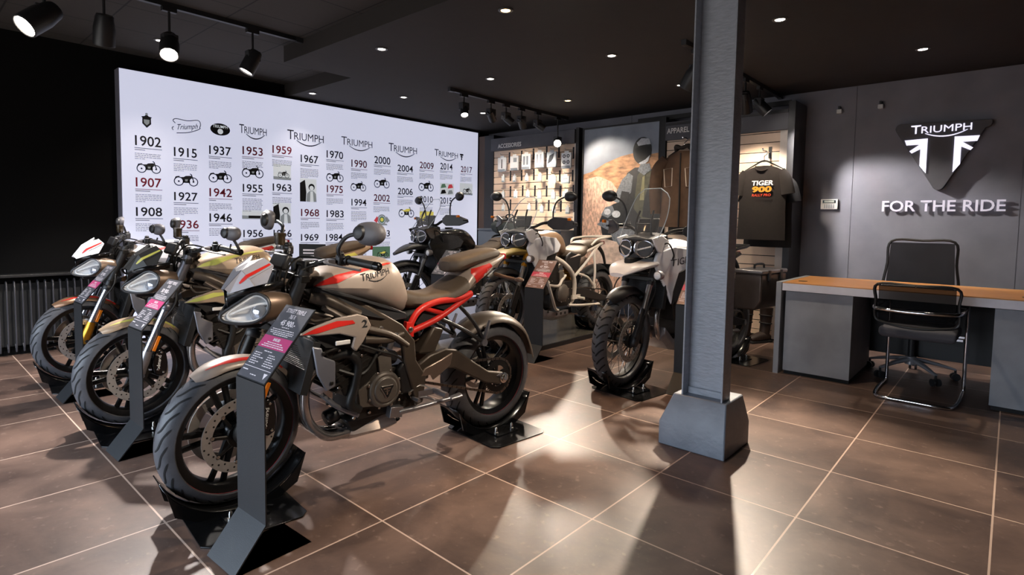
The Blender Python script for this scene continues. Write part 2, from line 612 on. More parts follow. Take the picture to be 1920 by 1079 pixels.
SEAT = [(-.34, .16), (-.1, .2), (-.02, .3), (.2, .34), (.26, .24), (.16, .06), (-.1, .04)]
ENG = [(-.14, .1), (.16, .1), (.18, -.28), (-.16, -.28)]
FORK = [(.22, .4), (.27, .4), (.38, -.2), (.33, -.2)]
BAR = [(.16, .47), (.25, .38), (.28, .42), (.2, .52)]
GUARD = [(-.46, 0), (-.42, .18), (-.28, .22), (-.3, .28), (-.46, .22), (-.52, 0)]
pics = [('bike', 1.749, 1.69, 0.2, 0.112), ('bike', 2.079, 1.59, 0.219, 0.118), ('bike', 2.412, 1.645, 0.227, 0.117), ('bike', 2.756, 1.721, 0.229, 0.113), ('bike', 3.769, 1.74, 0.229, 0.101), ('bike', 4.105, 1.642, 0.222, 0.094), ('bike', 4.466, 1.705, 0.238, 0.098), ('bike', 5.226, 1.707, 0.266, 0.101), ('bikeY', 4.876, 1.329, 0.259, 0.102), ('photo', 3.092, 1.741, 0.21, 0.175), ('photo', 3.087, 1.275, 0.21, 0.231), ('photo', 3.413, 1.552, 0.212, 0.27), ('photo', 2.75, 1.25, 0.236, 0.094), ('photo', 5.624, 1.683, 0.275, 0.171), ('photo', 6.018, 1.704, 0.272, 0.177), ('photoC', 4.459, 0.782, 0.283, 0.163), ('photoY', 5.24, 1.262, 0.257, 0.167)]
PG = [mat('print_pale_grey', 'c6cbd0', .7, emit=.7), mat('print_mid_grey', '7b8084', .7, emit=.7), mat('print_black', '1d1f22', .7), mat('print_yellow', 'c9bd55', .7, emit=.7), mat('print_green', '4c6a55', .7, emit=.7), mat('print_red', 'b83a44', .7, emit=.7)]


def minibike(m, y, z, w, x, body=2):
    r = w * .21
    hz = w * .5
    m.mi = 2
    for s_ in (-1, 1):
        disc(m, y + s_ * w * .31, z - .02, r, x, 20, r * .8)
        disc(m, y + s_ * w * .31, z - .02, r * .2, x, 8)
    for p in (ENG, FORK, BAR, GUARD):
        poly(m, p, y, z, w * .95, hz * 1.1, x)
    m.mi = body
    poly(m, SEAT, y, z, w, hz * 1.1, x + .0004)
    m.mi = 1
    poly(m, [(-.06, .02), (.1, .02), (.06, -.16), (-.05, -.16)], y, z, w * .8, hz, x + .0006)


for k, y, z, w, h in pics:
    m = MB()
    if k[:4] == 'bike':
        minibike(m, y, z, w, X0 + .001, 3 if k == 'bikeY' else 2)
        m.build('motorcycle_picture', PG, lb, smooth=0)
        continue
    m.mi = 4 if k == 'photoC' else 3 if k == 'photoY' else 0
    m.bx(X0, X0 + .001, LY(y - w / 2), LY(y + w / 2), z - h / 2, z + h / 2)
    x = X0 + .0014
    if h > .2:                      # portraits: a figure beside a machine
        m.mi = 2
        poly(m, [(-.5, -.5), (-.5, .3), (-.2, .45), (-.12, -.1), (-.15, -.5)], y, z, w, h, x)
        disc(m, y + w * .2, z + h * .14, w * .19, x)
        m.mi = 1
        poly(m, [(-.12, -.5), (-.08, -.15), (.08, -.03), (.32, -.03), (.46, -.15), (.5, -.5)], y, z, w, h, x + .0003)
        m.mi = 0
        disc(m, y + w * .2, z + h * .1, w * .13, x + .0006)
        poly(m, [(.1, -.5), (.12, -.05), (.28, -.05), (.32, -.5)], y, z, w, h, x + .0006)
    elif w / h > 2:
        m.mi = 1
        poly(m, [(-.5, -.5), (-.5, -.1), (.5, -.2), (.5, -.5)], y, z, w, h, x)
        m.mi = 2
        poly(m, [(-.2, -.4), (-.2, -.1), (.4, -.1), (.42, -.4)], y, z, w, h, x + .0003)
    elif k == 'photo' and y > 5.5 and y < 5.8:
        for a, b, i in ((-.25, .25, 4), (.25, .25, 5), (-.25, -.25, 2), (.25, -.25, 1)):
            m.mi = i
            poly(m, [(a - .2, b - .2), (a - .12, b + .15), (a + .1, b + .2), (a + .2, b - .1)], y, z, w, h, x)
    else:
        m.mi = 1
        poly(m, [(-.5, -.5), (-.5, -.3), (.5, -.34), (.5, -.5)], y, z, w, h, x)
        minibike(m, y + w * .08, z - h * .1, w * .62, x + .0003, {'photoC': 3, 'photoY': 1}.get(k, 2))
    m.build('archive_photo', PG, lb, smooth=0)
# marks above the columns
m = MB()
wordmark(m, (X0, LY(2.767), 2.125), RY, UZ, .3, .075, .0015)
m.build('brand_mark', INK, lb, smooth=0)
m = MB()
wordmark(m, (X0, LY(3.39), 2.125), RY, UZ, .46, .085, .0015)
m.build('brand_mark', INK, lb, smooth=0)
m = MB()
wordmark(m, (X0, LY(4.09), 2.14), RY, UZ, .456, .08, .0015, 0)
m.build('brand_mark', mat('mid_grey_ink', '6a6c78', .7), lb, smooth=0)
m = MB()
wordmark(m, (X0, LY(4.816), 2.135), RY, UZ, .48, .085, .0015, 0)
m.build('brand_mark', mat('slate_ink', '3c3f4a', .7), lb, smooth=0)
m = MB()
wordmark(m, (X0, LY(5.61), 2.15), RY, UZ, .46, .075, .0015)
m.bx(X0 + .001, X0 + .002, LY(5.88), LY(5.95), 2.2, 2.225)
m.bx(X0 + .001, X0 + .002, LY(5.905), LY(5.925), 2.13, 2.2)
m.bx(X0 + .001, X0 + .002, LY(5.89), LY(5.94), 2.175, 2.188)
m.build('brand_mark', INK, lb, smooth=0)
m = MB()                            # sloping handwriting between two flourishes
m.text('Triumph', (X0, LY(2.09), 2.075), (0, 1, .16), (0, .25, 1), .075, .2, .0015, .004)
for pts in ([(1.99, 2.14), (1.97, 2.165), (2.0, 2.185), (2.1, 2.178), (2.2, 2.195), (2.225, 2.16), (2.215, 2.12)], [(1.97, 2.07), (1.96, 2.09), (1.975, 2.105)], [(2.0, 2.045), (2.1, 2.06), (2.19, 2.095), (2.225, 2.12)]):
    P = crom([(X0 + .0015, LY(a), b) for a, b in pts], 5)
    m.ribbon(P, .007, (1, 0, 0))
m.build('brand_mark', INK, lb, smooth=0)
m = MB()
n = 28
m.mi = 0
m.add([(X0 + .001, LY(2.419) + .1 * cos(2 * pi * i / n), 2.133 + .062 * sin(2 * pi * i / n)) for i in range(n)], [tuple(range(n))])
m.mi = 1
m.text('TRIUMPH', (X0, LY(2.419), 2.147), RY, UZ, .03, .15, .0018, .01)
disc(m, 2.419, 2.112, .028, X0 + .0015)
m.build('oval_badge', [INK, PG[0]], lb, smooth=0)
m = MB()
m.mi = 0
poly(m, [(-.5, .3), (-.4, .2), (-.42, -.2), (0, -.5), (.42, -.2), (.4, .2), (.5, .3), (.2, .34), (0, .5), (-.2, .34)], 1.74, 2.125, .09, .13, X0 + .001)
m.mi = 1
poly(m, [(-.28, .1), (-.25, -.15), (0, -.32), (.25, -.15), (.28, .1)], 1.74, 2.125, .09, .13, X0 + .0015)
disc(m, 1.74, 2.19, .012, X0 + .0015)
m.build('crest_badge', [PG[2], PG[1]], lb, smooth=0)
m = MB()
m.mi = 1
disc(m, 4.467, 1.22, .07, X0 + .001, 20, .05)
m.mi = 4
disc(m, 4.467, 1.22, .045, X0 + .001)
m.mi = 3
disc(m, 4.467, 1.22, .025, X0 + .0015)
m.mi = 5
poly(m, [(-.5, -.1), (-.3, .3), (-.22, .1), (-.3, -.3)], 4.467, 1.22, .256, .15, X0 + .001)
m.mi = 1
poly(m, [(.5, -.1), (.3, .3), (.22, .1), (.3, -.3)], 4.467, 1.22, .256, .15, X0 + .001)
poly(m, [(-.35, -.5), (.35, -.5), (.3, -.35), (-.3, -.35)], 4.467, 1.22, .256, .15, X0 + .001)
m.build('wreath_emblem', PG, lb, smooth=0)

# ------------------------------------------------------------------ radiator on the left wall
ra = thing('radiator', 'black column radiator with thin upright fins along dark left wall', 'radiator', (XL, .06, 0))
m = MB()
for i in range(50):
    y = -1.2 + i * .052
    m.tube([(.03, y, .1), (.1, y, .075), (.1, y, .6), (.03, y, .625)], .006, 6, 4)
m.build('fins', mat('radiator_enamel', '4a494e', .3, .2), ra)
MB().bx(.012, .028, -1.25, 1.4, .08, .62).build('back_panel', BLKM, ra)
MB().bx(.0, .14, -1.3, 1.42, .68, .705).build('top_shelf', BLK, ra, bevel=.004)
for y in (-1.2, 1.34):
    MB().bx(.0, .06, y, y + .04, 0, .68).build('bracket', BLK, ra)


# ------------------------------------------------------------------ wall units at the back
def slats(m, x0, x1, y, z0, z1, pitch=.0985, top=2.175):
    z = top
    m.bx(x0, x1, y, y + .02, z + .004, z1)
    while z > z0 + .01:
        zz = max(z0, z - pitch)
        m.bx(x0, x1, y, y + .02, zz + .004, z - .004)
        z -= pitch
    return m


ac = thing('accessories_unit', 'dark framed wall unit with cream slatted board and white ACCESSORIES heading', 'display unit', (-5.08, 6.3, 0))
AX = 5.08
MB().bx(-.75, .755, .005, .03, .02, 2.28).build('panel_backing', BLKM, ac)
slats(MB(), -.75, .71, -.02, 1.1, 2.27).build('slat_board', CREAM, ac)
MB().bx(.71, .755, -.022, .0, .02, 2.27).build('edge_trim', mat('pale_trim', 'e9ddd2', .5), ac)
MB().bx(-.755, .755, -.09, .03, 2.27, 2.45).build('header', CHAR, ac, bevel=.003)
MB().bx(-1.07, -.95, -.02, .34, 0, 2.52).build('side_post', BROWNW, ac)
MB().bx(-.94, -.755, -.03, .34, 0, 2.52).build('side_post', BLK, ac)
MB().bx(.757, .805, -.06, .34, 0, 2.47).build('side_post', GRAPH, ac)
MB().text('ACCESSORIES', (-.385, -.092, 2.3), (1, 0, 0), UZ, .062, .45, .001, .02).build('heading', WHITE, ac, smooth=0)

ap = thing('apparel_unit', 'dark framed wall unit with cream slatted board and white APPAREL heading', 'display unit', (-2.4, 6.3, 0))
MB().bx(-.66, .66, .005, .03, .0, 2.2).build('panel_backing', BLKM, ap)
slats(MB(), -.655, .585, -.02, .05, 2.19).build('slat_board', CREAM, ap)
MB().bx(.585, .665, -.022, .0, .02, 2.19).build('edge_trim', mat('pale_trim', 'e9ddd2', .5), ap)
MB().bx(-.66, .665, -.06, .03, 2.19, 2.4).build('header', CHAR, ap, bevel=.003)
MB().bx(-.66, .665, -.075, -.06, 2.36, 2.385).build('header_rail', GRAPH, ap)
MB().bx(-.75, -.665, -.04, .34, 0, 2.47).build('side_post', BLK, ap)
MB().bx(.668, .73, -.07, .35, 0, 2.47).build('side_post', GRAPH, ap)
MB().text('APPAREL', (-.505, -.062, 2.265), (1, 0, 0), UZ, .062, .27, .001, .02).build('heading', WHITE, ap, smooth=0)
MB().bx(-1.07, .66, .03, .05, 2.45, 2.5).build('top_board', BLK, ap)

bc = thing('base_cabinet', 'low slate grey cabinet with two doors below the accessories board', 'cabinet', (-5.08, 6.26, 0))
SLT = mat('slate_laminate', '59616b', .35, var=.08, nscale=4)
MB().bx(-.75, .75, -.3, .01, .08, 1.09).build('carcass', SLT, bc, bevel=.002)
MB().bx(-.755, .755, -.315, .01, 1.09, 1.115).build('top', SLT, bc, bevel=.003)
MB().bx(-.73, .73, -.27, 0, 0, .08).build('plinth', BLK, bc)
for q in (-1, 1):
    dd = MB().bx(q * .375 - .365, q * .375 + .365, -.32, -.302, .1, 1.07).build('door', SLT, bc, bevel=.002)
    MB().bx(q * .06 - .008, q * .06 + .008, -.345, -.32, .75, .95).build('handle', STEEL, dd, bevel=.003)

# poster between the units
po = thing('wall_poster', 'large photo poster of helmeted rider on motorcycle before orange desert hills', 'poster', (-3.68, 6.29, 0))
SKY = mat('poster_sky', '858e9c', .55, var=.35, nscale=2.2)
HILL = mat('poster_hills', 'b0835f', .6, var=.55, nscale=9, stretch=(1, 1, 2.5))
SAND = mat('poster_sand', 'cfaa96', .6, var=.45, nscale=26, stretch=(2.2, 1, .8))
MB().bx(-.53, .53, -.02, .0, .3, 2.43).build('sky_print', SKY, po)
Pp = lambda a, b, d: (a, d, b)


def flat(name, pts, d, m, par):
    return MB().prism(pts, -d, -d - .0008, Pp).build(name, m, par, smooth=0)


flat('far_hill_print', [(-.53, 1.85), (-.4, 1.88), (-.2, 1.98), (.02, 2.05), (.2, 2.08), (.4, 2.05), (.53, 2.06), (.53, .3), (-.53, .3)], .0205, HILL, po)
flat('sand_print', [(-.53, 1.78), (-.3, 1.82), (-.1, 1.74), (.1, 1.5), (.3, 1.4), (.53, 1.38), (.53, .3), (-.53, .3)], .0215, SAND, po)
PK, PKG, PKL = mat('poster_black', '1e2022', .5, var=.3, nscale=30), mat('poster_grey', '6e747c', .5, var=.4, nscale=40), mat('poster_light', 'b9bec6', .5, var=.2, nscale=40)
JK = mat('poster_jacket', '4a4a3a', .6, var=.3, nscale=18)
flat('rider_jacket_print', [(.02, 1.25), (.04, 1.65), (.12, 1.84), (.22, 1.9), (.36, 1.9), (.5, 1.85), (.53, 1.7), (.53, .9), (.1, .9)], .0225, PK, po)
flat('rider_jacket_print', [(.22, 1.4), (.26, 1.8), (.34, 1.9), (.46, 1.84), (.5, 1.5), (.4, 1.2)], .0232, JK, po)
hp = [(.2 + .5 * .0, 0)]
n = 22
flat('helmet_print', [(.315 + .125 * cos(2 * pi * i / n), 2.1 + .165 * sin(2 * pi * i / n)) for i in range(n)], .024, PK, po)
flat('helmet_print', [(.24, 2.2), (.3, 2.25), (.4, 2.24), (.425, 2.17), (.36, 2.17), (.26, 2.16)], .0248, PKL, po)
flat('visor_print', [(.215, 2.13), (.3, 2.16), (.42, 2.15), (.43, 2.06), (.36, 2.0), (.25, 1.98)], .0255, mat('poster_visor', '0e1012', .3), po)
flat('helmet_print', [(.27, 1.95), (.36, 1.99), (.42, 2.04), (.4, 1.97), (.33, 1.92)], .0262, PKL, po)
flat('screen_print', [(-.08, 1.5), (.05, 1.76), (.14, 1.84), (.2, 1.8), (.18, 1.6), (.02, 1.46)], .0248, PKG, po)
flat('motorcycle_print', [(-.2, 1.0), (-.26, 1.25), (-.2, 1.38), (-.06, 1.46), (.1, 1.5), (.2, 1.4), (.3, 1.2), (.3, .6), (-.1, .6)], .0255, PK, po)
flat('motorcycle_print', [(-.24, 1.32), (-.18, 1.42), (-.08, 1.44), (-.04, 1.36), (-.14, 1.28)], .0262, PKG, po)
flat('lamp_print', [(-.15 + .05 * cos(2 * pi * i / 14), 1.36 + .04 * sin(2 * pi * i / 14)) for i in range(14)], .027, PKL, po)
flat('motorcycle_print', [(-.2, 1.18), (-.1, 1.24), (.02, 1.2), (-.06, 1.12)], .027, PKL, po)
flat('rider_arm_print', [(.05, 1.62), (.0, 1.4), (-.06, 1.3), (.02, 1.26), (.1, 1.36), (.16, 1.6)], .0272, PK, po)
flat('rider_arm_print', [(.42, 1.7), (.5, 1.45), (.44, 1.28), (.34, 1.3), (.36, 1.5)], .0272, PK, po)
flat('collar_print', [(.26, 1.86), (.3, 1.94), (.42, 1.94), (.44, 1.86), (.35, 1.8)], .0272, PKG, po)
flat('jacket_stripe_print', [(.3, 1.5), (.33, 1.78), (.36, 1.8), (.36, 1.5)], .0276, mat('poster_olive', '7d7a58', .5, var=.2), po)
flat('lamp_print', [(-.02 + .06 * cos(2 * pi * i / 14), 1.33 + .045 * sin(2 * pi * i / 14)) for i in range(14)], .0276, PKL, po)
flat('motorcycle_print', [(-.3, 1.2), (-.18, 1.26), (-.06, 1.22), (.0, 1.14), (-.14, 1.13)], .0278, PKG, po)
flat('motorcycle_print', [(-.1, 1.1), (.1, 1.2), (.26, 1.16), (.2, .9), (.0, .86)], .0278, PKG, po)
flat('dust_print', [(-.4, .9), (-.2, 1.02), (.0, .98), (.2, .7), (-.3, .6)], .0284, mat('poster_dust', 'c9b3a6', .6, var=.3, nscale=16), po)
MB().bx(-.55, -.53, -.03, .0, .28, 2.45).bx(.53, .55, -.03, .0, .28, 2.45).bx(-.53, .53, -.03, 0, 2.43, 2.45).bx(-.53, .53, -.03, 0, .28, .3).build('frame', BLK, po)

# packs on hooks
HOOKM = mat('hook_plate', '2c2c30', .5, .4)
CARDM = [mat('pack_white', 'eef0f2', .45), mat('pack_blue_grey', 'b4bec6', .45), mat('pack_pale', 'dfe0e4', .45)]
INSETS = [mat('pack_print_dark', '3e434a', .5), mat('pack_print_grey', '8f98a2', .5), mat('pack_print_blue', '9fb0b8', .5)]
rows = [('top', [(-5.52, 2.06, .155, .225), (-5.285, 2.065, .15, .225), (-5.068, 2.075, .155, .235), (-4.832, 2.085, .15, .235), (-4.622, 2.075, .155, .225), (-4.351 - .03, 2.045, .155, .225)]),
        ('second', [(-5.494, 1.85, .05, .11), (-5.28, 1.845, .05, .11), (-5.053, 1.846, .05, .11), (-4.816, 1.84, .055, .115), (-4.6, 1.8, .12, .12), (-4.387, 1.795, .13, .12)]),
        ('third', [(-5.49, 1.62, .05, .11), (-5.255, 1.62, .055, .12), (-5.029, 1.615, .055, .11), (-4.82, 1.6, .06, .12), (-4.583, 1.59, .06, .12), (-4.37, 1.6, .12, .11)]),
        ('bottom', [(-5.486, 1.43, .05, .1), (-5.0, 1.43, .05, .1), (-4.778, 1.405, .055, .11), (-4.569, 1.4, .05, .1), (-4.345, 1.39, .06, .11)])]
ORD = ['leftmost', 'second', 'third', 'fourth', 'fifth', 'rightmost']
DESC = [['white pack with one dark upright strip', 'white pack with a pale patch', 'white pack with two lilac strips', 'white pack with two grey strips', 'blue grey pack with dark shape', 'white pack with four dark rings'],
        ['tiny white tag pack'] * 4 + ['small square white pack'] * 2, ['tiny white tag pack'] * 5 + ['small square white pack'], ['tiny white tag pack'] * 5]
for ri, (rn, items) in enumerate(rows):
    for i, (x, z, w, h) in enumerate(items):
        hk = thing('display_hook', 'steel hook holding the %s pack from the left, %s row' % (ORD[i] if i < len(items) - 1 else 'rightmost', rn), 'hook', (x, 6.28, z + h / 2 + .012), 0, 'hooks on the accessories board')
        MB().bx(-.012, .012, -.006, 0, -.1, .055).build('plate', HOOKM, hk)
        MB().tube([(0, -.004, .02), (0, -.12, .006), (0, -.19, .004), (0, -.2, .02)], .0035, 6, 3).build('prong', STEEL, hk)
        pk = thing('accessory_pack', '%s, %s from the left in the %s row' % (DESC[ri][i], ORD[i] if i < len(items) - 1 else 'rightmost', rn), 'pack', (x, 6.12, z), 0, 'packs on the accessories board')
        big = w > .14
        MB().bx(-w / 2, w / 2, -.012, .012, -h / 2, h / 2 - .025).bx(-w * .22, w * .22, -.004, .004, h / 2 - .03, h / 2).build('card', CARDM[1 if (ri == 0 and i == 4) else 0], pk, bevel=.002)
        MB().bx(-w * .42, w * .42, -.014, .013, -h / 2 - .004, -h / 2 + (.03 if big else .016)).build('foot_band', INSETS[1 if big else 2], pk)
        mm = MB()
        if big:
            if i == 0:
                mm.bx(-.006, .012, -.014, -.012, -.07, .06)
            elif i in (2, 3):
                mm.bx(-.045, -.012, -.014, -.012, -.06, .06).bx(.012, .045, -.014, -.012, -.06, .06)
            elif i == 5:
                for a in (-.03, .035):
                    for b in (-.035, .045):
                        mm.torus((a, -.0135, b), (0, 1, 0), .018, .006, 14, 6)
            elif i == 4:
                mm.prism([(-.06, -.07), (-.03, .04), (.05, .07), (.03, .0), (.0, -.04)], -.014, -.012)
            else:
                mm.bx(-.01, .05, -.014, -.012, .0, .06)
            mm.build('print', INSETS[0 if i in (0, 5, 4) else 1], pk)
        elif w > .1:
            mm.bx(-w * .25, w * .25, -.0135, -.012, -.004, .004).build('print', INSETS[1], pk)

# ------------------------------------------------------------------ clothes, boots, boxes on the apparel board
SHIRT = mat('shirt_cotton', '1c1512', .9, var=.12, nscale=30, bump=.2, bscale=300)


def cloth(m, rows_, n=14, thick=.035, rip=.008, seed=0):
    """rows_: (z, x_left, x_right, y) from top to bottom; front and back skins with soft folds"""
    rg = random.Random(seed)
    ph = rg.random() * 6
    rings = []
    for z, a, b, y in rows_:
        ring = []
        for i in range(n * 2):
            t = i / n if i < n else (2 * n - i) / n
            front = i <= n
            e = max(0, 1 - abs(2 * t - 1) ** 3)
            d = (thick * e + rip * sin(9 * t + z * 6 + ph) * e) * (1 if front else -.6)
            ring.append((a + (b - a) * t, y - d, z))
        rings.append(ring)
    return m.loft(rings)


def tshirt(name, label, loc, s=1., sm=None):
    t = thing(name, label, 'shirt', loc)
    m = MB()
    cloth(m, [(0, -.07, .07, 0), (-.02, -.13, .13, 0), (-.06, -.21, .21, 0), (-.14, -.225, .225, 0), (-.25, -.225, .225, -.004), (-.45, -.225, .225, -.006), (-.62, -.23, .232, -.008), (-.75, -.235, .235, -.008)], seed=3)
    m.build('body', sm or SHIRT, t)
    for q in (-1, 1):
        m = MB()
        m.tube([(q * .16, 0, -.06), (q * .205, -.005, -.13), (q * .232, -.01, -.22), (q * .245, -.012, -.29)], [.05, .062, .064, .066], 14, 4, flat=.45, up=(0, 1, 0))
        m.build('sleeve', sm or SHIRT, t)
    MB().tube([(-.075, 0, .0), (-.05, -.035, -.035), (0, -.045, -.05), (.05, -.035, -.035), (.075, 0, .0)], .008, 8, 4).build('collar', sm or SHIRT, t)
    return t


ts = tshirt('t_shirt', 'dark brown t-shirt with white, amber and red chest print on hanger', (-1.905, 6.08, 1.815))
MB().text('TIGER', (.015, -.062, -.2), (1, 0, 0), (.12, 0, 1), .05, .21, .001, .03).build('print', WHITE, ts, smooth=0)
MB().text('900', (.01, -.062, -.27), (1, 0, 0), (.1, 0, 1), .062, .19, .001, .05).build('print', mat('print_amber', 'd99222', .6), ts, smooth=0)
MB().text('RALLY PRO', (.01, -.062, -.31), (1, 0, 0), (.1, 0, 1), .026, .18, .001, .02).build('print', mat('print_vermilion', 'cc4422', .6), ts, smooth=0)
tshirt('t_shirt', 'plain black t-shirt hanging behind the printed t-shirt', (-1.875, 6.2, 1.74), sm=mat('shirt_black', '151314', .9, bump=.2, bscale=300))


def hanger(label, loc):
    h = thing('coat_hanger', label, 'hanger', loc)
    MB().tube([(-.19, 0, -.06), (-.1, 0, -.01), (0, 0, .035), (.1, 0, -.01), (.19, 0, -.06)], [.008, .012, .018, .012, .008], 8, 4, flat=.6).build('shoulders', mat('hanger_plastic', '1a1a1c', .3), h)
    MB().tube([(0, 0, .04), (0, 0, .08), (.025, 0, .1), (.02, 0, .13), (-.01, 0, .135)], .004, 6, 5).build('hook', CHROME, h)
    return h


hanger('black hanger with chrome hook inside the printed t-shirt', (-1.905, 6.1, 1.835))
hanger('black hanger with chrome hook inside the brown jacket', (-2.755, 6.1, 2.045))
for x, z, l in ((-1.905, 1.97, 'steel arm on slatted board carrying the t-shirts'), (-2.755, 2.17, 'steel arm on slatted board carrying the brown jacket')):
    k = thing('garment_arm', l, 'hook', (x, 6.28, z))
    MB().bx(-.015, .015, -.008, 0, -.06, .06).build('plate', HOOKM, k)
    MB().tube([(0, -.005, .0), (0, -.22, -.0), (0, -.24, .02)], .007, 8, 3).build('arm', CHROME, k)
JB = mat('jacket_brown', '57402f', .85, var=.15, nscale=14, bump=.25, bscale=160)
jk = thing('riding_jacket', 'brown riding jacket with pale framed chest pocket on hanger', 'jacket', (-2.755, 6.08, 2.03))
m = MB()
cloth(m, [(0, -.08, .08, 0), (-.03, -.15, .15, 0), (-.09, -.235, .235, 0), (-.2, -.25, .25, -.005), (-.4, -.245, .245, -.01), (-.62, -.25, .25, -.012), (-.85, -.265, .265, -.012)], thick=.06, rip=.012, seed=5)
m.build('body', JB, jk)
for q in (-1, 1):
    MB().tube([(q * .2, 0, -.08), (q * .29, -.01, -.2), (q * .32, -.02, -.42), (q * .31, -.02, -.7)], [.07, .085, .075, .06], 14, 5, flat=.6, up=(0, 1, 0)).build('sleeve', JB, jk)
MB().tube([(-.09, .01, .0), (-.07, -.04, .05), (0, -.055, .03), (.07, -.04, .05), (.09, .01, .0)], [.02, .025, .02, .025, .02], 8, 4).build('collar', mat('jacket_collar', '2b2420', .8), jk)
MB().bx(-.006, .006, -.085, -.06, -.85, -.03).build('zip', mat('zip_dark', '17130f', .6), jk)
pf = mat('pocket_piping', 'd8cbb8', .6)
for x0 in (-.19, .06):
    P = [(x0, -.2), (x0 + .1, -.19), (x0 + .1, -.39), (x0 + .02, -.4)]
    MB().tube([(a, -.085, b) for a, b in P], .0045, 6, 1, closed=True).build('pocket_piping', pf, jk)
gs = thing('second_jacket', 'black jacket hanging behind the brown jacket', 'jacket', (-2.68, 6.2, 2.0))
m = MB()
cloth(m, [(0, -.08, .08, 0), (-.03, -.16, .16, 0), (-.1, -.26, .26, 0), (-.3, -.28, .28, 0), (-.6, -.28, .28, 0), (-.9, -.29, .29, 0)], thick=.04, seed=8)
m.build('body', mat('shirt_black', '151314', .9, bump=.2, bscale=300), gs)

BOOT = mat('boot_leather', '2a1b13', .6, var=.25, nscale=20, bump=.2)
for i, (x, y, lab) in enumerate(((-2.04, 6.08, 'dark brown riding boot on floor under slatted board, left of the pair'), (-1.865, 6.13, 'dark brown riding boot on floor under slatted board, right of the pair'))):
    b = thing('riding_boot', lab, 'boot', (x, y, 0), rad(-25), 'pair of riding boots')
    MB().tube([(0, .03, .06), (0, .045, .18), (0, .05, .36)], [.05, .052, .064], 14, 5).build('shaft', BOOT, b)
    MB().tube([(0, .08, .055), (0, .0, .065), (0, -.1, .05), (0, -.155, .035)], [.045, .055, .048, .03], 14, 5, flat=.85).build('foot', BOOT, b)
    MB().bx(-.045, .045, -.17, .11, .0, .022).build('sole', BLKM, b, bevel=.006)
    MB().torus((0, .045, .2), (0, .1, 1), .057, .007, 18, 6).torus((0, .045, .28), (0, .1, 1), .06, .007, 18, 6).build('buckle_strap', BLKM, b)
sh = thing('wall_shelf', 'small dark shelf on slatted board above the boots', 'shelf', (-1.87, 6.28, .5))
MB().bx(-.07, .075, -.2, 0, -.012, 0).build('board', GRAPH, sh)
bx_ = thing('grey_carton', 'folded grey carton with pale top standing on the small wall shelf', 'box', (-1.87, 6.18, .502))
MB().bx(-.065, .065, -.07, .07, 0, .2).build('carton', mat('carton_grey', '4f5358', .6), bx_, bevel=.003)
MB().prism([(-.06, .2), (.06, .205), (.065, .24), (-.02, .255)], -.06, .06).build('lid_flap', mat('carton_lid', '8a7c70', .6), bx_)

# ------------------------------------------------------------------ sign on the back wall
sg = thing('triangle_sign', 'dark rounded triangle sign with lit white flag emblem and lettering', 'sign', (-.53, 6.6, 2.18))
tri = []
for (cx, cz), a0 in (((-.305, -.035), 150), ((0, -.575), 270 - 60), ((.305, -.035), -30)):
    for i in range(9):
        a = rad(a0 + (120 * i / 8) - 60 + (0 if a0 != 210 else 60))
        tri.append((cx + .045 * cos(a), cz + .045 * sin(a)))
MB().prism(tri, -.02, .045).build('panel', mat('sign_panel', '56555a', .55, bump=.05), sg, bevel=.003)
SGL = mat('sign_light', 'ffffff', .4, emit=1.15, ecol='e9e6ff')
m = MB()
PL = [(-.268, -.146), (-.097, -.143), (-.1, -.463), (-.145, -.392), (-.145, -.262), (-.211, -.269 - .02), (-.229, -.255), (-.15, -.205), (-.256, -.193)]
PL = [(-.27, -.148), (-.097, -.143), (-.097, -.463), (-.147, -.392), (-.147, -.236), (-.212, -.273), (-.23, -.252), (-.155, -.195), (-.255, -.195)]
for s_ in (1, -1):
    m = MB()
    m.prism([(a * s_, b) for a, b in PL], -.03, -.021)
    m.build('flag_emblem', SGL, sg, smooth=0)
m = MB()
wordmark(m, (-.005, -.021, -.092), (1, 0, 0), UZ, .44, .062, .004, 0.)
m.build('lettering', SGL, sg, smooth=0).modifiers.new('thick', 'SOLIDIFY').thickness = .006
fr = MB().text('FOR THE RIDE', (-.508, YB - .004, 1.363), (1, 0, 0), UZ, .105, .9, .012, .012).build('wall_lettering', mat('letter_acrylic', 'd8d4e4', .5, emit=.32, ecol='d8d4e4'), smooth=0)
fr.modifiers.new('thick', 'SOLIDIFY').thickness = .014
tag(fr, 'pale raised letters reading FOR THE RIDE on charcoal back wall', 'lettering')
kp = thing('alarm_keypad', 'white alarm keypad with dark display on charcoal back wall', 'keypad', (-1.415, YB, 1.44))
MB().bx(-.078, .078, -.026, 0, -.052, .052).build('case', WHITE, kp, bevel=.004)
MB().bx(-.06, .06, -.0285, -.026, .012, .042).build('display', GLB, kp)
MB().bx(-.045, .045, -.0295, -.0284, .018, .036).build('screen', mat('lcd_pale', 'c9cfc9', .4), kp)
for i in range(5):
    for j in range(3):
        MB().bx(-.046 + i * .02, -.033 + i * .02, -.0285, -.026, -.04 + j * .014, -.031 + j * .014).build('key', INSETS[1], kp)
for x, z, l in ((-1.364, 2.38, 'small white sensor high on back wall, nearer the apparel unit'), (-1.014, 2.385, 'small white sensor high on back wall, nearer the triangle sign')):
    k = thing('wall_sensor', l, 'sensor', (x, YB, z), 0, 'sensors on the back wall')
    MB().bx(-.022, .022, -.05, 0, -.02, .02).build('body', WHITE, k, bevel=.004)
    MB().bx(-.008, .008, -.06, -.0, .02, .05).build('bracket', BLK, k)

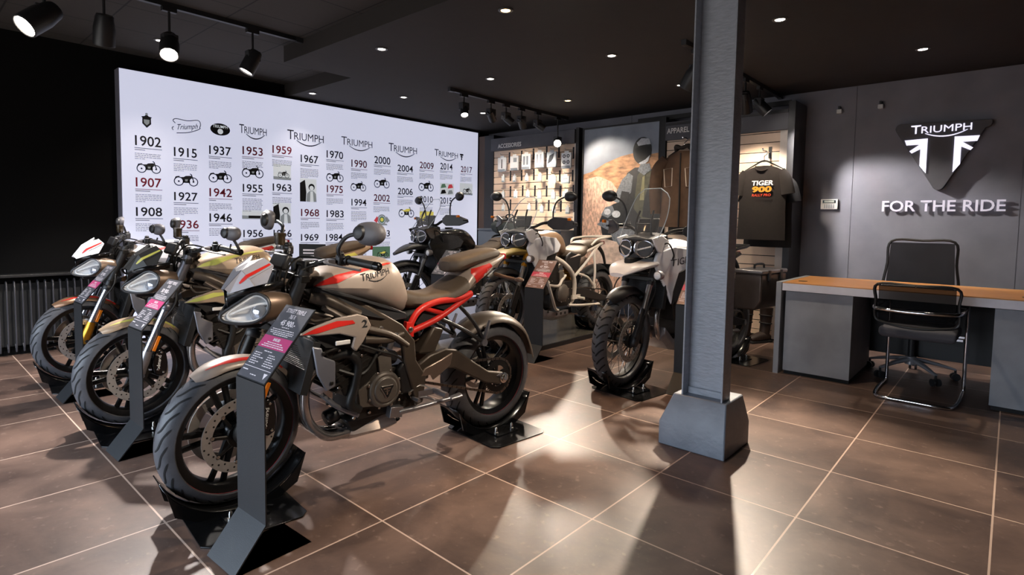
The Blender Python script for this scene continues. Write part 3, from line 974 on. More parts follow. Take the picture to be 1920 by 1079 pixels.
# ------------------------------------------------------------------ desk
dk = thing('reception_desk', 'long charcoal desk with orange wood top and pale front edge', 'desk', (-1.4, 4.92, 0))
WOOD = mat('oak_top', 'd39455', .4, var=.16, nscale=5, stretch=(1, 14, 14))
EDGE = mat('desk_edge', 'efecf6', .45, var=.05)
DK = mat('desk_board', '9a9da4', .6, var=.14, nscale=5)
MB().bx(.045, 2.9, 0, .86, .745, .752).build('wood_top', WOOD, dk)
MB().bx(.045, 2.9, 0, .86, .686, .745).build('front_edge', EDGE, dk, bevel=.001)
MB().bx(0, .04, -.005, .87, 0, .753).build('end_panel', DK, dk, bevel=.002)
MB().bx(.065, .535, .03, .84, .03, .68).build('drawer_unit', DK, dk, bevel=.002)
MB().bx(1.34, 2.9, .03, .84, .03, .68).build('drawer_unit', DK, dk, bevel=.002)
MB().bx(.07, .53, .05, .8, 0, .03).build('plinth', BLKM, dk)
MB().bx(1.35, 2.9, .05, .8, 0, .03).build('plinth', BLKM, dk)
MB().bx(.535, 1.34, .83, .85, .14, .68).build('modesty_panel', BLK, dk)
for x in (.14, 1.5):
    MB().lathe([(.0, .7525), (.032, .7525), (.034, .7545), (.03, .755), (.0, .7535)], (x, .22, 0), n=20).build('cable_grommet', BLK, dk)

# ------------------------------------------------------------------ chairs
MESHF = mat('mesh_fabric', '0a090b', .85, alpha=.88, spec=.2)
SEATF = mat('seat_fabric', '55555c', .9, bump=.25, bscale=400)


def frame_quad(pts, r):
    return MB().tube(pts, r, 8, 5, closed=True, flat=.7)


vc = thing('visitor_chair', 'chrome cantilever visitor chair with black mesh back before the desk', 'chair', (-.45, 4.95, 0), rad(-1))
w = .235
MB().tube([(-w, .38, .03), (-w, .38, .3), (-w, .37, .6), (-w, .3, .655), (-w - .01, .0, .65), (-w - .005, -.24, .65), (-w + .05, -.315, .645), (0, -.33, .64), (w - .05, -.315, .645), (w + .005, -.24, .65), (w + .01, .0, .65), (w, .3, .655), (w, .37, .6), (w, .38, .3), (w, .38, .03), (w, .33, .014), (w, .0, .014), (w - .02, -.19, .014), (w - .07, -.235, .014), (0, -.235, .014), (-w + .07, -.235, .014), (-w + .02, -.19, .014), (-w, .0, .014), (-w, .33, .014)], .0125, 10, 4, closed=True).build('tube_frame', CHROME, vc)
m = MB()
m.loft([[(sx * (w - .02 - e), -.2 + e + (0 if sy < 0 else .43 - 2 * e), z) for sx, sy in ((-1, -1), (1, -1), (1, 1), (-1, 1))] for z, e in ((.435, .02), (.45, 0), (.5, 0), (.515, .03))])
m.build('seat', SEATF, vc, bevel=.014, seg=3)
for y in (.05, .2):
    MB().bx(-w, w, y, y + .04, .425, .44).build('seat_bracket', CHROME, vc)
bk = lambda z: -.245 - (z - .5) * .18
fr_ = [(-.215, bk(.82), .815), (0, bk(.82) - .012, .818), (.215, bk(.82), .815), (.225, bk(.7), .7), (.222, bk(.56), .57), (.12, bk(.54) - .03, .54), (0, bk(.53) - .04, .53), (-.12, bk(.54) - .03, .54), (-.222, bk(.56), .57), (-.225, bk(.7), .7)]
frame_quad(fr_, .013).build('back_frame', BLK, vc)
m = MB()
m.loft([[(x, bk(z) - (1 - (x / .21) ** 2) * .02 * ((.85 - z) / .3), z) for x in [-.21 + .42 * i / 10 for i in range(11)]] for z in [.55 + .26 * j / 6 for j in range(7)]], cap=(0, 0), closed=False)
m.build('mesh_back', MESHF, vc)
MB().tube([(-.21, bk(.8), .812), (0, bk(.8) - .015, .815), (.21, bk(.8), .812)], .018, 8, 5, flat=.5).build('top_rail', BLK, vc)
MB().bx(-w - .02, -w + .02, -.02, .26, .655, .675).build('arm_pad', BLK, vc, bevel=.008)
MB().bx(w - .02, w + .02, -.02, .26, .655, .675).build('arm_pad', BLK, vc, bevel=.008)
for x in (-.2, 0, .2):
    MB().ell((x, bk(.82) - .025, .815), (.006, .006, .006), 8, 6).build('screw', CHROME, vc)

sc = thing('swivel_chair', 'black mesh swivel chair with chrome star base behind the desk', 'chair', (-.56, 5.62, 0))
m = MB()
for i in range(5):
    a = rad(i * 72 + 20)
    d = V((cos(a), sin(a), 0))
    m.tube([d * .03 + V((0, 0, .14)), d * .16 + V((0, 0, .12)), d * .3 + V((0, 0, .085))], [.03, .022, .014], 8, 3, flat=.7)
m.lathe([(.0, .1), (.04, .1), (.04, .16), (.0, .17)], n=18)
m.build('star_base', mat('polished_aluminium', 'd9d9df', .2, .5), sc)
for i in range(5):
    a = rad(i * 72 + 20)
    p = V((cos(a) * .3, sin(a) * .3, 0))
    t = Vector_t = V((-sin(a), cos(a), 0))
    mm = MB()
    mm.cyl(p + t * .012 + V((0, 0, .03)), p + t * .028 + V((0, 0, .03)), .029, n=16)
    mm.cyl(p - t * .012 + V((0, 0, .03)), p - t * .028 + V((0, 0, .03)), .029, n=16)
    mm.cyl(p + V((0, 0, .03)), p + V((0, 0, .085)), .008, n=8)
    mm.build('castor', GRAPH, sc)
MB().cyl((0, 0, .15), (0, 0, .44), .022, n=14).build('gas_lift', GRAPH, sc)
MB().bx(-.23, .23, -.23, .24, .46, .53).build('seat', SEATF, sc, bevel=.03, seg=3)
yb_ = .3
frame_quad([(-.215, yb_ + .03, 1.09), (0, yb_ + .035, 1.1), (.215, yb_ + .03, 1.09), (.235, yb_ + .01, .9), (.245, yb_ - .02, .6), (0, yb_ - .01, .57), (-.245, yb_ - .02, .6), (-.235, yb_ + .01, .9)], .015).build('back_frame', BLK, sc)
m = MB()
m.loft([[(x * (1 - .1 * (z - .58) / .5), yb_ - .02 + (z - .58) * .1 + .02 * (x / .23) ** 2 * -1, z) for x in [-.24 + .48 * i / 10 for i in range(11)]] for z in [.58 + .5 * j / 6 for j in range(7)]], cap=(0, 0), closed=False)
m.build('mesh_back', MESHF, sc)
MB().tube([(0, .1, .45), (0, .27, .47), (0, yb_ - .0, .62)], .025, 8, 4, flat=.6).build('back_bracket', BLK, sc)
for s_ in (-1, 1):
    MB().tube([(s_ * .24, .0, .47), (s_ * .28, .0, .55), (s_ * .28, .0, .66)], .018, 8, 3).bx(s_ * .28 - .035, s_ * .28 + .035, -.12, .12, .655, .68).build('armrest', BLK, sc, bevel=.006)

# ------------------------------------------------------------------ lamps
def down(v, o, m):
    return v


def head(label, loc, aim, drop, r=.05, L=.17, watts=0, deg=45, col=(1, .88, .74), group=None, lens=LED, top=ZS, blend=.6):
    """track spot: adapter in the track, stem, driver box and a tilted can with a glowing lens"""
    loc = V(loc)
    t = thing('track_spotlight', label, 'spotlight', (loc.x, loc.y, top - .035), 0, group)
    MB().bx(-.018, .018, -.05, .05, -.03, .005).build('adapter', BLK, t, bevel=.003)
    piv = V((0, 0, -drop))
    MB().cyl((0, 0, -.02), piv, .009, n=8).build('stem', BLK, t)
    MB().bx(-.035, .035, -.05, .05, -drop - .05, -drop + .03).build('driver_box', GRAPH, t, bevel=.004)
    d = (V(aim) - (V((loc.x, loc.y, top - .035)) + piv)).normalized()
    c = piv + d.cross(V((0, 0, 1))).normalized() * 0 - V((0, 0, .03))
    a, b = c - d * L * .35, c + d * L * .65
    MB().lathe([(.0, 0), (r * .72, 0), (r * .8, .012), (r, L * .45), (r, L), (r * .86, L), (r * .82, L - .02), (0, L - .022)], a, d, 24).build('can', BLK, t)
    MB().torus(b - d * .003, d, r * .93, r * .08, 24, 6).build('bezel', GRAPH, t)
    MB().lathe([(0, 0), (r * .8, 0), (r * .8, .004), (0, .006)], b - d * .014, d, 20).build('lens', lens, t)
    if watts:
        spot(V(t.location) + b + d * .012, aim, watts, deg, col, blend)
    return t


def track(name, label, x, y0, y1, z):
    t = thing(name, label, 'light track', (x, y0, z))
    MB().bx(-.018, .018, 0, y1 - y0, -.035, 0).build('rail', BLK, t)
    for q in (-.01, y1 - y0 - .05):
        MB().bx(-.02, .02, q, q + .06, -.04, 0).build('end_feed', GRAPH, t)


track('light_track', 'black light track in the panelled recess above the history panel', -4.6, -.3, 2.49, ZR)
track('light_track', 'black light track on low ceiling before the accessories unit', -4.46, 4.1, 6.22, ZS)
track('light_track', 'black light track on low ceiling behind the steel column', -1.93, 4.2, 6.62, ZS)
COOL = (1, .93, .88)
WARM = (1, .85, .68)
G1, G2, G3 = 'spotlights on the recess track', 'spotlights before the accessories unit', 'spotlights behind the column'
head('black spotlight with glaring lens, leftmost on the recess track', (-4.6, .74, 2.4), (-4.0, -.9, .9), .22, .075, .24, 60, 60, COOL, G1, LEDHOT, ZR)
head('dark spotlight aimed away, second from the left on the recess track', (-4.6, 1.06, 2.4), (-5.6, 1.2, .3), .2, .065, .2, 60, 60, COOL, G1, LED, ZR)
head('black spotlight with glaring lens beside the recess downlight, third on the recess track', (-4.6, 1.46, 2.4), (-2.9, .8, .2), .22, .065, .21, 130, 62, COOL, G1, LEDHOT, ZR)
head('dark spotlight with rim glint, rightmost on the recess track by the beam', (-4.6, 2.07, 2.4), (-4.9, 1.0, .2), .2, .06, .19, 90, 60, COOL, G1, LED, ZR)
for y, aim, wt, lab in ((4.31, (-3.4, 3.6, .4), 35, 'leftmost of the spotlights before the accessories unit'), (4.74, (-5.3, 6.4, 1.4), 34, 'second spotlight from the left before the accessories unit'), (5.0, (-3.2, 6.6, .9), 26, 'middle spotlight before the accessories unit'), (5.28, (-4.9, 6.5, 1.3), 30, 'fourth spotlight from the left before the accessories unit'), (5.6, (-3.5, 6.6, 1.6), 25, 'dark spotlight above the ACCESSORIES heading')):
    head(lab, (-4.46, y, 2.4), aim, .12, .045, .15, wt, 55, WARM, G2)
head('glaring spotlight facing the room beside the ACCESSORIES heading', (-4.46, 6.02, 2.3), (-1.2, 1.6, 0), .28, .055, .16, 130, 60, WARM, G2, LEDHOT)
head('dark spotlight peeking out left of the steel column', (-1.93, 4.42, 2.4), (-3.6, 5.2, .5), .14, .07, .2, 40, 60, WARM, G3)
head('bronze black spotlight aimed at the apparel unit, right of the column', (-1.93, 5.55, 2.4), (-2.1, 6.6, 1.0), .16, .06, .2, 26, 70, WARM, G3)
head('black spotlight nearest the apparel header, right of the column', (-1.93, 5.95, 2.4), (-.6, 6.5, .9), .14, .055, .18, 70, 60, COOL, G3)
head('black spotlight closest to the column on the rear track', (-1.93, 5.15, 2.4), (-.9, 2.3, 0), .14, .055, .18, 210, 62, WARM, G3)
head('black spotlight added out of view to light the silver motorcycle', (-.3, 2.2, 2.4), (-2.3, 1.75, .45), .14, .055, .18, 42, 58, WARM, 'spotlights added out of view')  # added lamp above the frame, brightens the near bike's left side
head('black spotlight added out of view to light the two farther naked motorcycles', (-.55, 1.5, 2.4), (-3.9, 1.5, .45), .14, .055, .18, 50, 45, WARM, 'spotlights added out of view')  # second added lamp out of view, fills the middle and far naked bikes
DLM = mat('downlight_ring', '55524e', .4, .3)
for i, (x, y, z, lens, wt, lab) in enumerate(((-2.57, 2.86, ZS, LEDW, 25, 'amber recessed downlight, largest, near the top edge'), (-3.91, 2.83, ZS, LED, 16, 'recessed downlight right of the beam corner'), (-2.56, 4.19, ZS, LED, 16, 'recessed downlight left of the steel column'), (-3.87, 4.1, ZS, LED, 16, 'recessed downlight above the middle track'), (-5.2, 4.07, ZS, LED, 14, 'recessed downlight over the middle of the history panel'), (-3.85, 5.38, ZS, LEDW, 16, 'recessed downlight right of the middle track'), (-5.13, 5.3, ZS, LED, 14, 'recessed downlight behind the first middle track spotlight'), (-2.55, 5.5, ZS, LED, 16, 'recessed downlight just left of the column behind'), (-5.85, 3.3, ZS, LED, 6, 'recessed downlight at the edge of the recess over the panel'), (-5.6, 1.7, ZR, LED, 14, 'recessed downlight in the panelled recess'), (-1.25, 4.2, ZS, LED, 18, 'recessed downlight hidden behind the column head'), (-.6, 5.6, ZS, LED, 22, 'recessed downlight over the desk'))):
    t = thing('downlight', lab, 'downlight', (x, y, z), 0, 'ceiling downlights')
    MB().lathe([(.032, -.001), (.05, -.001), (.05, -.006), (.036, -.009), (.03, -.004)], n=22, loop=True).build('ring', DLM, t)
    MB().lathe([(0, -.002), (.031, -.002), (.031, -.006), (0, -.008)], n=18).build('lens', lens, t)
    spot((x, y, z - .02), (x, y, 0), wt, 95, (1, .6, .3) if lens is LEDW and i == 0 else (1, .84, .66), .8, .03)

# ------------------------------------------------------------------ motorcycles: x forward, y to the rider's left, z up
RUB = mat('tyre_rubber', '4b4b4f', .5, var=.15, nscale=25, bump=.15, bscale=120)
GRV = mat('tyre_groove', '0b0b0c', .8)
RIMB = mat('rim_black', '131314', .3, .3)
DISCM = mat('disc_steel', 'b8b2ac', .3, .55, var=.1, nscale=30)
DARKM = mat('dark_metal', '2a2826', .4, .6, var=.15)
ENGM = mat('engine_grey', '2b2826', .42, .4, var=.2, nscale=30)
COVM = mat('engine_cover', '6a635c', .4, .35, var=.12, nscale=25)
BRONZE = mat('frame_graphite', '4e443b', .4, .3, var=.12)
HOSE = mat('rubber_hose', '191817', .5)
SEATM = mat('seat_vinyl', '54473b', .62, var=.1, nscale=30, bump=.12, bscale=350)
REFL = mat('lamp_reflector', 'f4f6fa', .2, .0, spec=1.)
BOLT = mat('bolt_zinc', 'c4c0ba', .25, 1.)
ALU = mat('cast_aluminium', '9a979a', .35, .8, var=.1, nscale=30)
EXH = mat('exhaust_steel', 'b0a8a4', .22, .85, var=.2, nscale=8)
CAN = mat('silencer_steel', 'b39f92', .35, .25, var=.2, nscale=6, stretch=(1, 8, 8))
RADM = mat('radiator_black', '19191a', .6)
SGREY = mat('shroud_silver', '8f8f96', .38, .6)
AMBER = mat('amber_reflector', 'e07a18', .25)
TAILR = mat('tail_lamp_red', 'a51420', .2)
REDP = mat('red_paint', 'cf2a22', .35)
GOLD = mat('gold_fork', 'b98428', .3, .8)
GLASS = mat('clear_screen', 'e8eef4', .04, 0, alpha=.06, spec=.8)
SCREEN = mat('tinted_screen', 'e8eef4', .04, 0, alpha=.03, spec=.8)


def steer(A, ax, deg):
    return Matrix.Translation(A) @ Matrix.Rotation(rad(deg), 4, V(ax)) @ Matrix.Translation(-V(A))


def bolts(m, pts, r=.008, d=(0, 1, 0), h=.006):
    d = V(d).normalized()
    for p in pts:
        m.lathe([(0, 0), (r, 0), (r, h * .7), (r * .7, h), (0, h)], p, d, 10)
    return m


def tyre(m, c, R, wd, n=56, k=13, knob=False, rim=None):
    """round section tyre about the y axis with dark sipes cut over the tread"""
    c = V(c)
    rr = rim or R - wd * .62
    prof = []
    for i in range(k):
        a = rad(-118 + 236 * i / (k - 1))
        prof.append((max(rr, R - wd * .5 + wd * .5 * cos(a)), wd * .5 * sin(a) if abs(a) < pi / 2 else wd * .5 * sin(a) * .96))
    prof.append((rr, prof[-1][1] * .8))
    prof.insert(0, (rr, prof[0][1] * .8))
    m.mi = 0
    m.lathe(prof, c, (0, 1, 0), n, True)
    m.mi = 1

    def at(th, a, e=.0012):
        q = R - wd * .5 + (wd * .5 + e) * cos(a)
        return c + V((q * cos(th), (wd * .5 + e) * sin(a), q * sin(th)))
    N_ = 26 if not knob else 34
    for i in range(N_):
        t0 = 2 * pi * i / N_
        for s_ in (-1, 1):
            if knob:
                P = [(t0 - .03 * s_, .02 * s_), (t0 + .05, .4 * s_), (t0 + .1, .75 * s_), (t0 + .13, 1.15 * s_)]
                w0 = .011
            else:
                o = 0 if s_ > 0 else pi / N_
                P = [(t0 + o, .12 * s_), (t0 + o + .06, .38 * s_), (t0 + o + .2, .62 * s_), (t0 + o + .34, .98 * s_)]
                w0 = .0065
            pts = [at(a, b) for a, b in [(p.x, p.y) for p in crom([(a, b, 0) for a, b in P], 4)]]
            n_ = len(pts)
            vs = []
            for j, p in enumerate(pts):
                tt = (pts[min(j + 1, n_ - 1)] - pts[max(j - 1, 0)]).normalized()
                nn = (p - c)
                nn = V((nn.x * (R - wd * .5) / max(.01, (nn.x ** 2 + nn.z ** 2) ** .5), 0, nn.z * (R - wd * .5) / max(.01, (nn.x ** 2 + nn.z ** 2) ** .5)))
                nrm = (p - c - nn).normalized()
                sd = tt.cross(nrm).normalized() * (w0 * (.5 if j not in (0, n_ - 1) else .15))
                vs += [p - sd, p + sd]
            m.add(vs, [(2 * j, 2 * j + 1, 2 * j + 3, 2 * j + 2) for j in range(n_ - 1)])
    m.mi = 0
    return m


def cast_wheel(name, par, c, R, wd, xf, spokes=5, stripe=None, rimw=None, disc_r=.155, discs=(1, -1), off=.062):
    c = V(c)
    rw = rimw or wd * .78
    rr = R - wd * .5
    m = MB()
    ro, ri = rr + .004, rr - .022
    m.lathe([(ro, -rw / 2), (ro + .012, -rw / 2), (ro + .012, -rw / 2 + .008), (ri + .01, -rw / 4), (ri + .01, rw / 4), (ro + .012, rw / 2 - .008), (ro + .012, rw / 2), (ro, rw / 2), (ri, rw / 2 - .012), (ri - .006, rw / 4), (ri - .006, -rw / 4), (ri, -rw / 2 + .012)], c, (0, 1, 0), 48, True)
    m.lathe([(0, -.045), (.035, -.045), (.045, -.03), (.045, .03), (.035, .045), (0, .045)], c, (0, 1, 0), 24)
    for i in range(spokes):
        for da in (-.13, .13):
            a0, a1 = 2 * pi * i / spokes + da * 1.6, 2 * pi * i / spokes + da
            p0 = c + V((.035 * cos(a0), 0, .035 * sin(a0)))
            p1 = c + V(((ri) * cos(a1), 0, (ri) * sin(a1)))
            m.tube([p0, (p0 + p1) / 2, p1], [.02, .013, .015], 8, 3, flat=.75, up=(0, 1, 0))
    w = m.build(name, RIMB, par, xf=xf)
    tyre(MB(), c, R, wd, rim=rr + .008).build('tyre', [RUB, GRV], w, xf=xf)
    if stripe:
        m = MB()
        for s_ in (-1, 1):
            m.torus(c + V((0, s_ * (rw / 2 + .001), 0)), (0, 1, 0), ro + .006, .0028, 56, 6)
        m.build('pinstripe', stripe, w, xf=xf, smooth=60)
    for s_ in discs:
        brake_disc(w, c + V((0, s_ * off, 0)), s_, disc_r, xf)
    return w


def brake_disc(par, c, s_, r, xf):
    m = MB()
    m.mi = 0
    m.lathe([(r * .74, -.0025), (r, -.0025), (r, .0025), (r * .74, .0025)], c, (0, 1, 0), 56, True)
    m.mi = 1
    n = 36
    for i in range(n):
        a = 2 * pi * i / n
        q = r * (.8, .87, .94)[i % 3]
        m.lathe([(0, 0), (.0042, 0), (.0042, .0006), (0, .0006)], c + V((q * cos(a), s_ * .0026, q * sin(a))), (0, s_, 0), 8)
    m.lathe([(.03, -.006), (.052, -.006), (.052, .006), (.03, .006)], c, (0, 1, 0), 28, True)
    for i in range(8):
        a = 2 * pi * i / 8
        m.tube([c + V((.05 * cos(a), 0, .05 * sin(a))), c + V((r * .75 * cos(a + .12), 0, r * .75 * sin(a + .12)))], [.009, .006], 6, 1, flat=.5, up=(0, 1, 0))
    m.mi = 2
    for i in range(8):
        a = 2 * pi * i / 8 + .12
        m.lathe([(0, -.004), (.0085, -.004), (.0085, .005), (.005, .006), (0, .005)], c + V((r * .74 * cos(a), 0, r * .74 * sin(a))), (0, s_, 0), 10)
    return m.build('brake_disc', [DISCM, DARKM, BOLT], par, xf=xf)


def fender(name, m_, par, c, R, hw, a0, a1, xf, th=.006, tip=.5, stripe=None, n=18, k=9, lift=0., crown=.03):
    """mudguard hugging a wheel from angle a0 to a1 (degrees, 0 = forward, 90 = up)"""
    c = V(c)

    def P(i, j, e):
        t = i / n
        a = rad(a0 + (a1 - a0) * t)
        wv = hw * (tip + (1 - tip) * min(1, sin(pi * min(1, t * 1.15 + .03)) * 1.7))
        b = -1 + 2 * j / k
        q = R + e + crown * (1 - b * b) - .018 * b ** 4 + lift * (1 - t) ** 2
        return c + V((q * cos(a), wv * b, q * sin(a)))
    m = MB()
    rings = []
    for i in range(n + 1):
        rings.append([P(i, j, th) for j in range(k + 1)] + [P(i, k - j, 0) for j in range(k + 1)])
    m.loft(rings)
    o = m.build(name, m_, par, xf=xf, smooth=50)
    if stripe:
        for lo, hi, mm in stripe:
            m = MB()
            rg = []
            for i in range(2, n - 1):
                rg.append([P(i, k * (lo + (hi - lo) * q / 3 * min(1, (i - 1) / 5)), th + .0012) for q in range(4)])
            m.loft(rg, cap=(0, 0), closed=False)
            m.build('stripe', mm, o, xf=xf, smooth=50)
    return o


def decal(name, geo, org, R, U, D, target, m_, par, e=.0025, cuts=0.02):
    """prints flat 2-D geometry onto a part's surface: rays from the print's plane along D"""
    vs, fs = geo
    me = target.data
    bvh = BVHTree.FromPolygons([v.co.copy() for v in me.vertices], [tuple(p.vertices) for p in me.polygons])
    org, R, U, D = V(org), V(R).normalized(), V(U).normalized(), V(D).normalized()
    bm = bmesh.new()
    bv = [bm.verts.new((a, b, 0)) for a, b in vs]
    for f in fs:
        try:
            bm.faces.new([bv[i] for i in f])
        except ValueError:
            pass
    bmesh.ops.triangulate(bm, faces=bm.faces)
    for _ in range(5):
        ed = [x for x in bm.edges if x.calc_length() > cuts]
        if not ed:
            break
        bmesh.ops.subdivide_edges(bm, edges=ed, cuts=1)
        bmesh.ops.triangulate(bm, faces=[f for f in bm.faces if len(f.verts) > 3])
    bm.verts.ensure_lookup_table()
    out = []
    for v in bm.verts:
        p = org + R * v.co.x + U * v.co.y
        h = bvh.ray_cast(p, D, 2.)
        if h[0] is None:
            h = bvh.find_nearest(p + D * .12)
        nn = h[1] if h[1].dot(D) < 0 else -h[1]
        out.append(h[0] + nn * e)
    idx = {v: i for i, v in enumerate(bm.verts)}
    m = MB()
    m.add(out, [tuple(idx[v] for v in f.verts) for f in bm.faces])
    bm.free()
    return m.build(name, m_, par, smooth=60)


def geo_poly(pts):
    return [tuple(p) for p in pts], [tuple(range(len(pts)))]


def geo_mark(w, h):
    m = MB()
    wordmark(m, (0, 0, 0), (1, 0, 0), (0, 1, 0), w, h, 0, 0.)
    return [(p.x, p.y) for p in m.v], m.f


def geo_text(body, w, h, off=.02, slant=0.):
    vs, fs, _ = text_geo(body, off)
    return [((x - .5) * w + y * h * slant, y * h) for x, y in vs], fs


def section(u, cz, hw, zt, zb, n=20, p=2.6, low=.75):
    """one closed body section at x=u: superellipse between zb and zt, pinched towards the bottom"""
    o = []
    for i in range(n):
        a = 2 * pi * i / n
        ca, sa = cos(a), sin(a)
        y = hw * (abs(ca) ** (2 / p)) * (1 if ca > 0 else -1)
        z = abs(sa) ** (2 / p) * (1 if sa > 0 else -1)
        if z > 0:
            zz = cz + (zt - cz) * z
        else:
            zz = cz + (cz - zb) * z
            y *= 1 - (1 - low) * (-z)
        o.append((u, y, zz))
    return o


def body(rows, n=20, p=2.6, low=.75, k=3):
    """smooth loft through rows (u, cz, half width, top, bottom)"""
    P = [crom([(r[0], r[1], 0) for r in rows], k), crom([(r[2], r[3], r[4]) for r in rows], k)]
    m = MB()
    m.loft([section(a.x, a.y, b.x, b.y, b.z, n, p, low) for a, b in zip(*P)])
    return m


def lever(m, P, r):
    m.tube(P, r, 8, 5, flat=.6)


def chock(label, loc, rz, s=1.):
    """black steel wheel cradle bolted on a plate"""
    t = thing('wheel_chock', label, 'stand', loc, rz)
    CK = GLB
    MB().prism([(-.17, -.13), (.17, -.13), (.2, -.1), (.2, .28), (.17, .31), (-.17, .31), (-.2, .28), (-.2, -.1)], .0, .006, lambda a, b, d: (a, b, d)).build('base_plate', CK, t, bevel=.001)
    for q in (-1, 1):
        m = MB()
        arc = [(.315 * sin(rad(a)), .318 - .315 * cos(rad(a))) for a in range(-62, 63, 8)]
        m.prism(arc + [(.24, .05), (.16, .006), (-.16, .006), (-.24, .05)], q * .085, q * .092)
        m.build('cradle_side', CK, t)
    m = MB()
    m.loft([[(.322 * sin(rad(a)), y, .328 - .322 * cos(rad(a))) for y in (-.085, .085)] for a in range(-60, 61, 8)], cap=(0, 0), closed=False)
    o = m.build('cradle_floor', CK, t)
    o.modifiers.new('thick', 'SOLIDIFY').thickness = .004
    MB().bx(-.08, .08, .092, .2, .006, .012).build('bracket', CK, t)
    m = MB()
    for x in (-.06, .06):
        m.lathe([(0, .012), (.013, .012), (.013, .018), (.008, .02), (.008, .035), (.005, .045), (0, .048)], (x, .16, 0), n=10)
    m.build('anchor_bolts', BOLT, t)
    return t


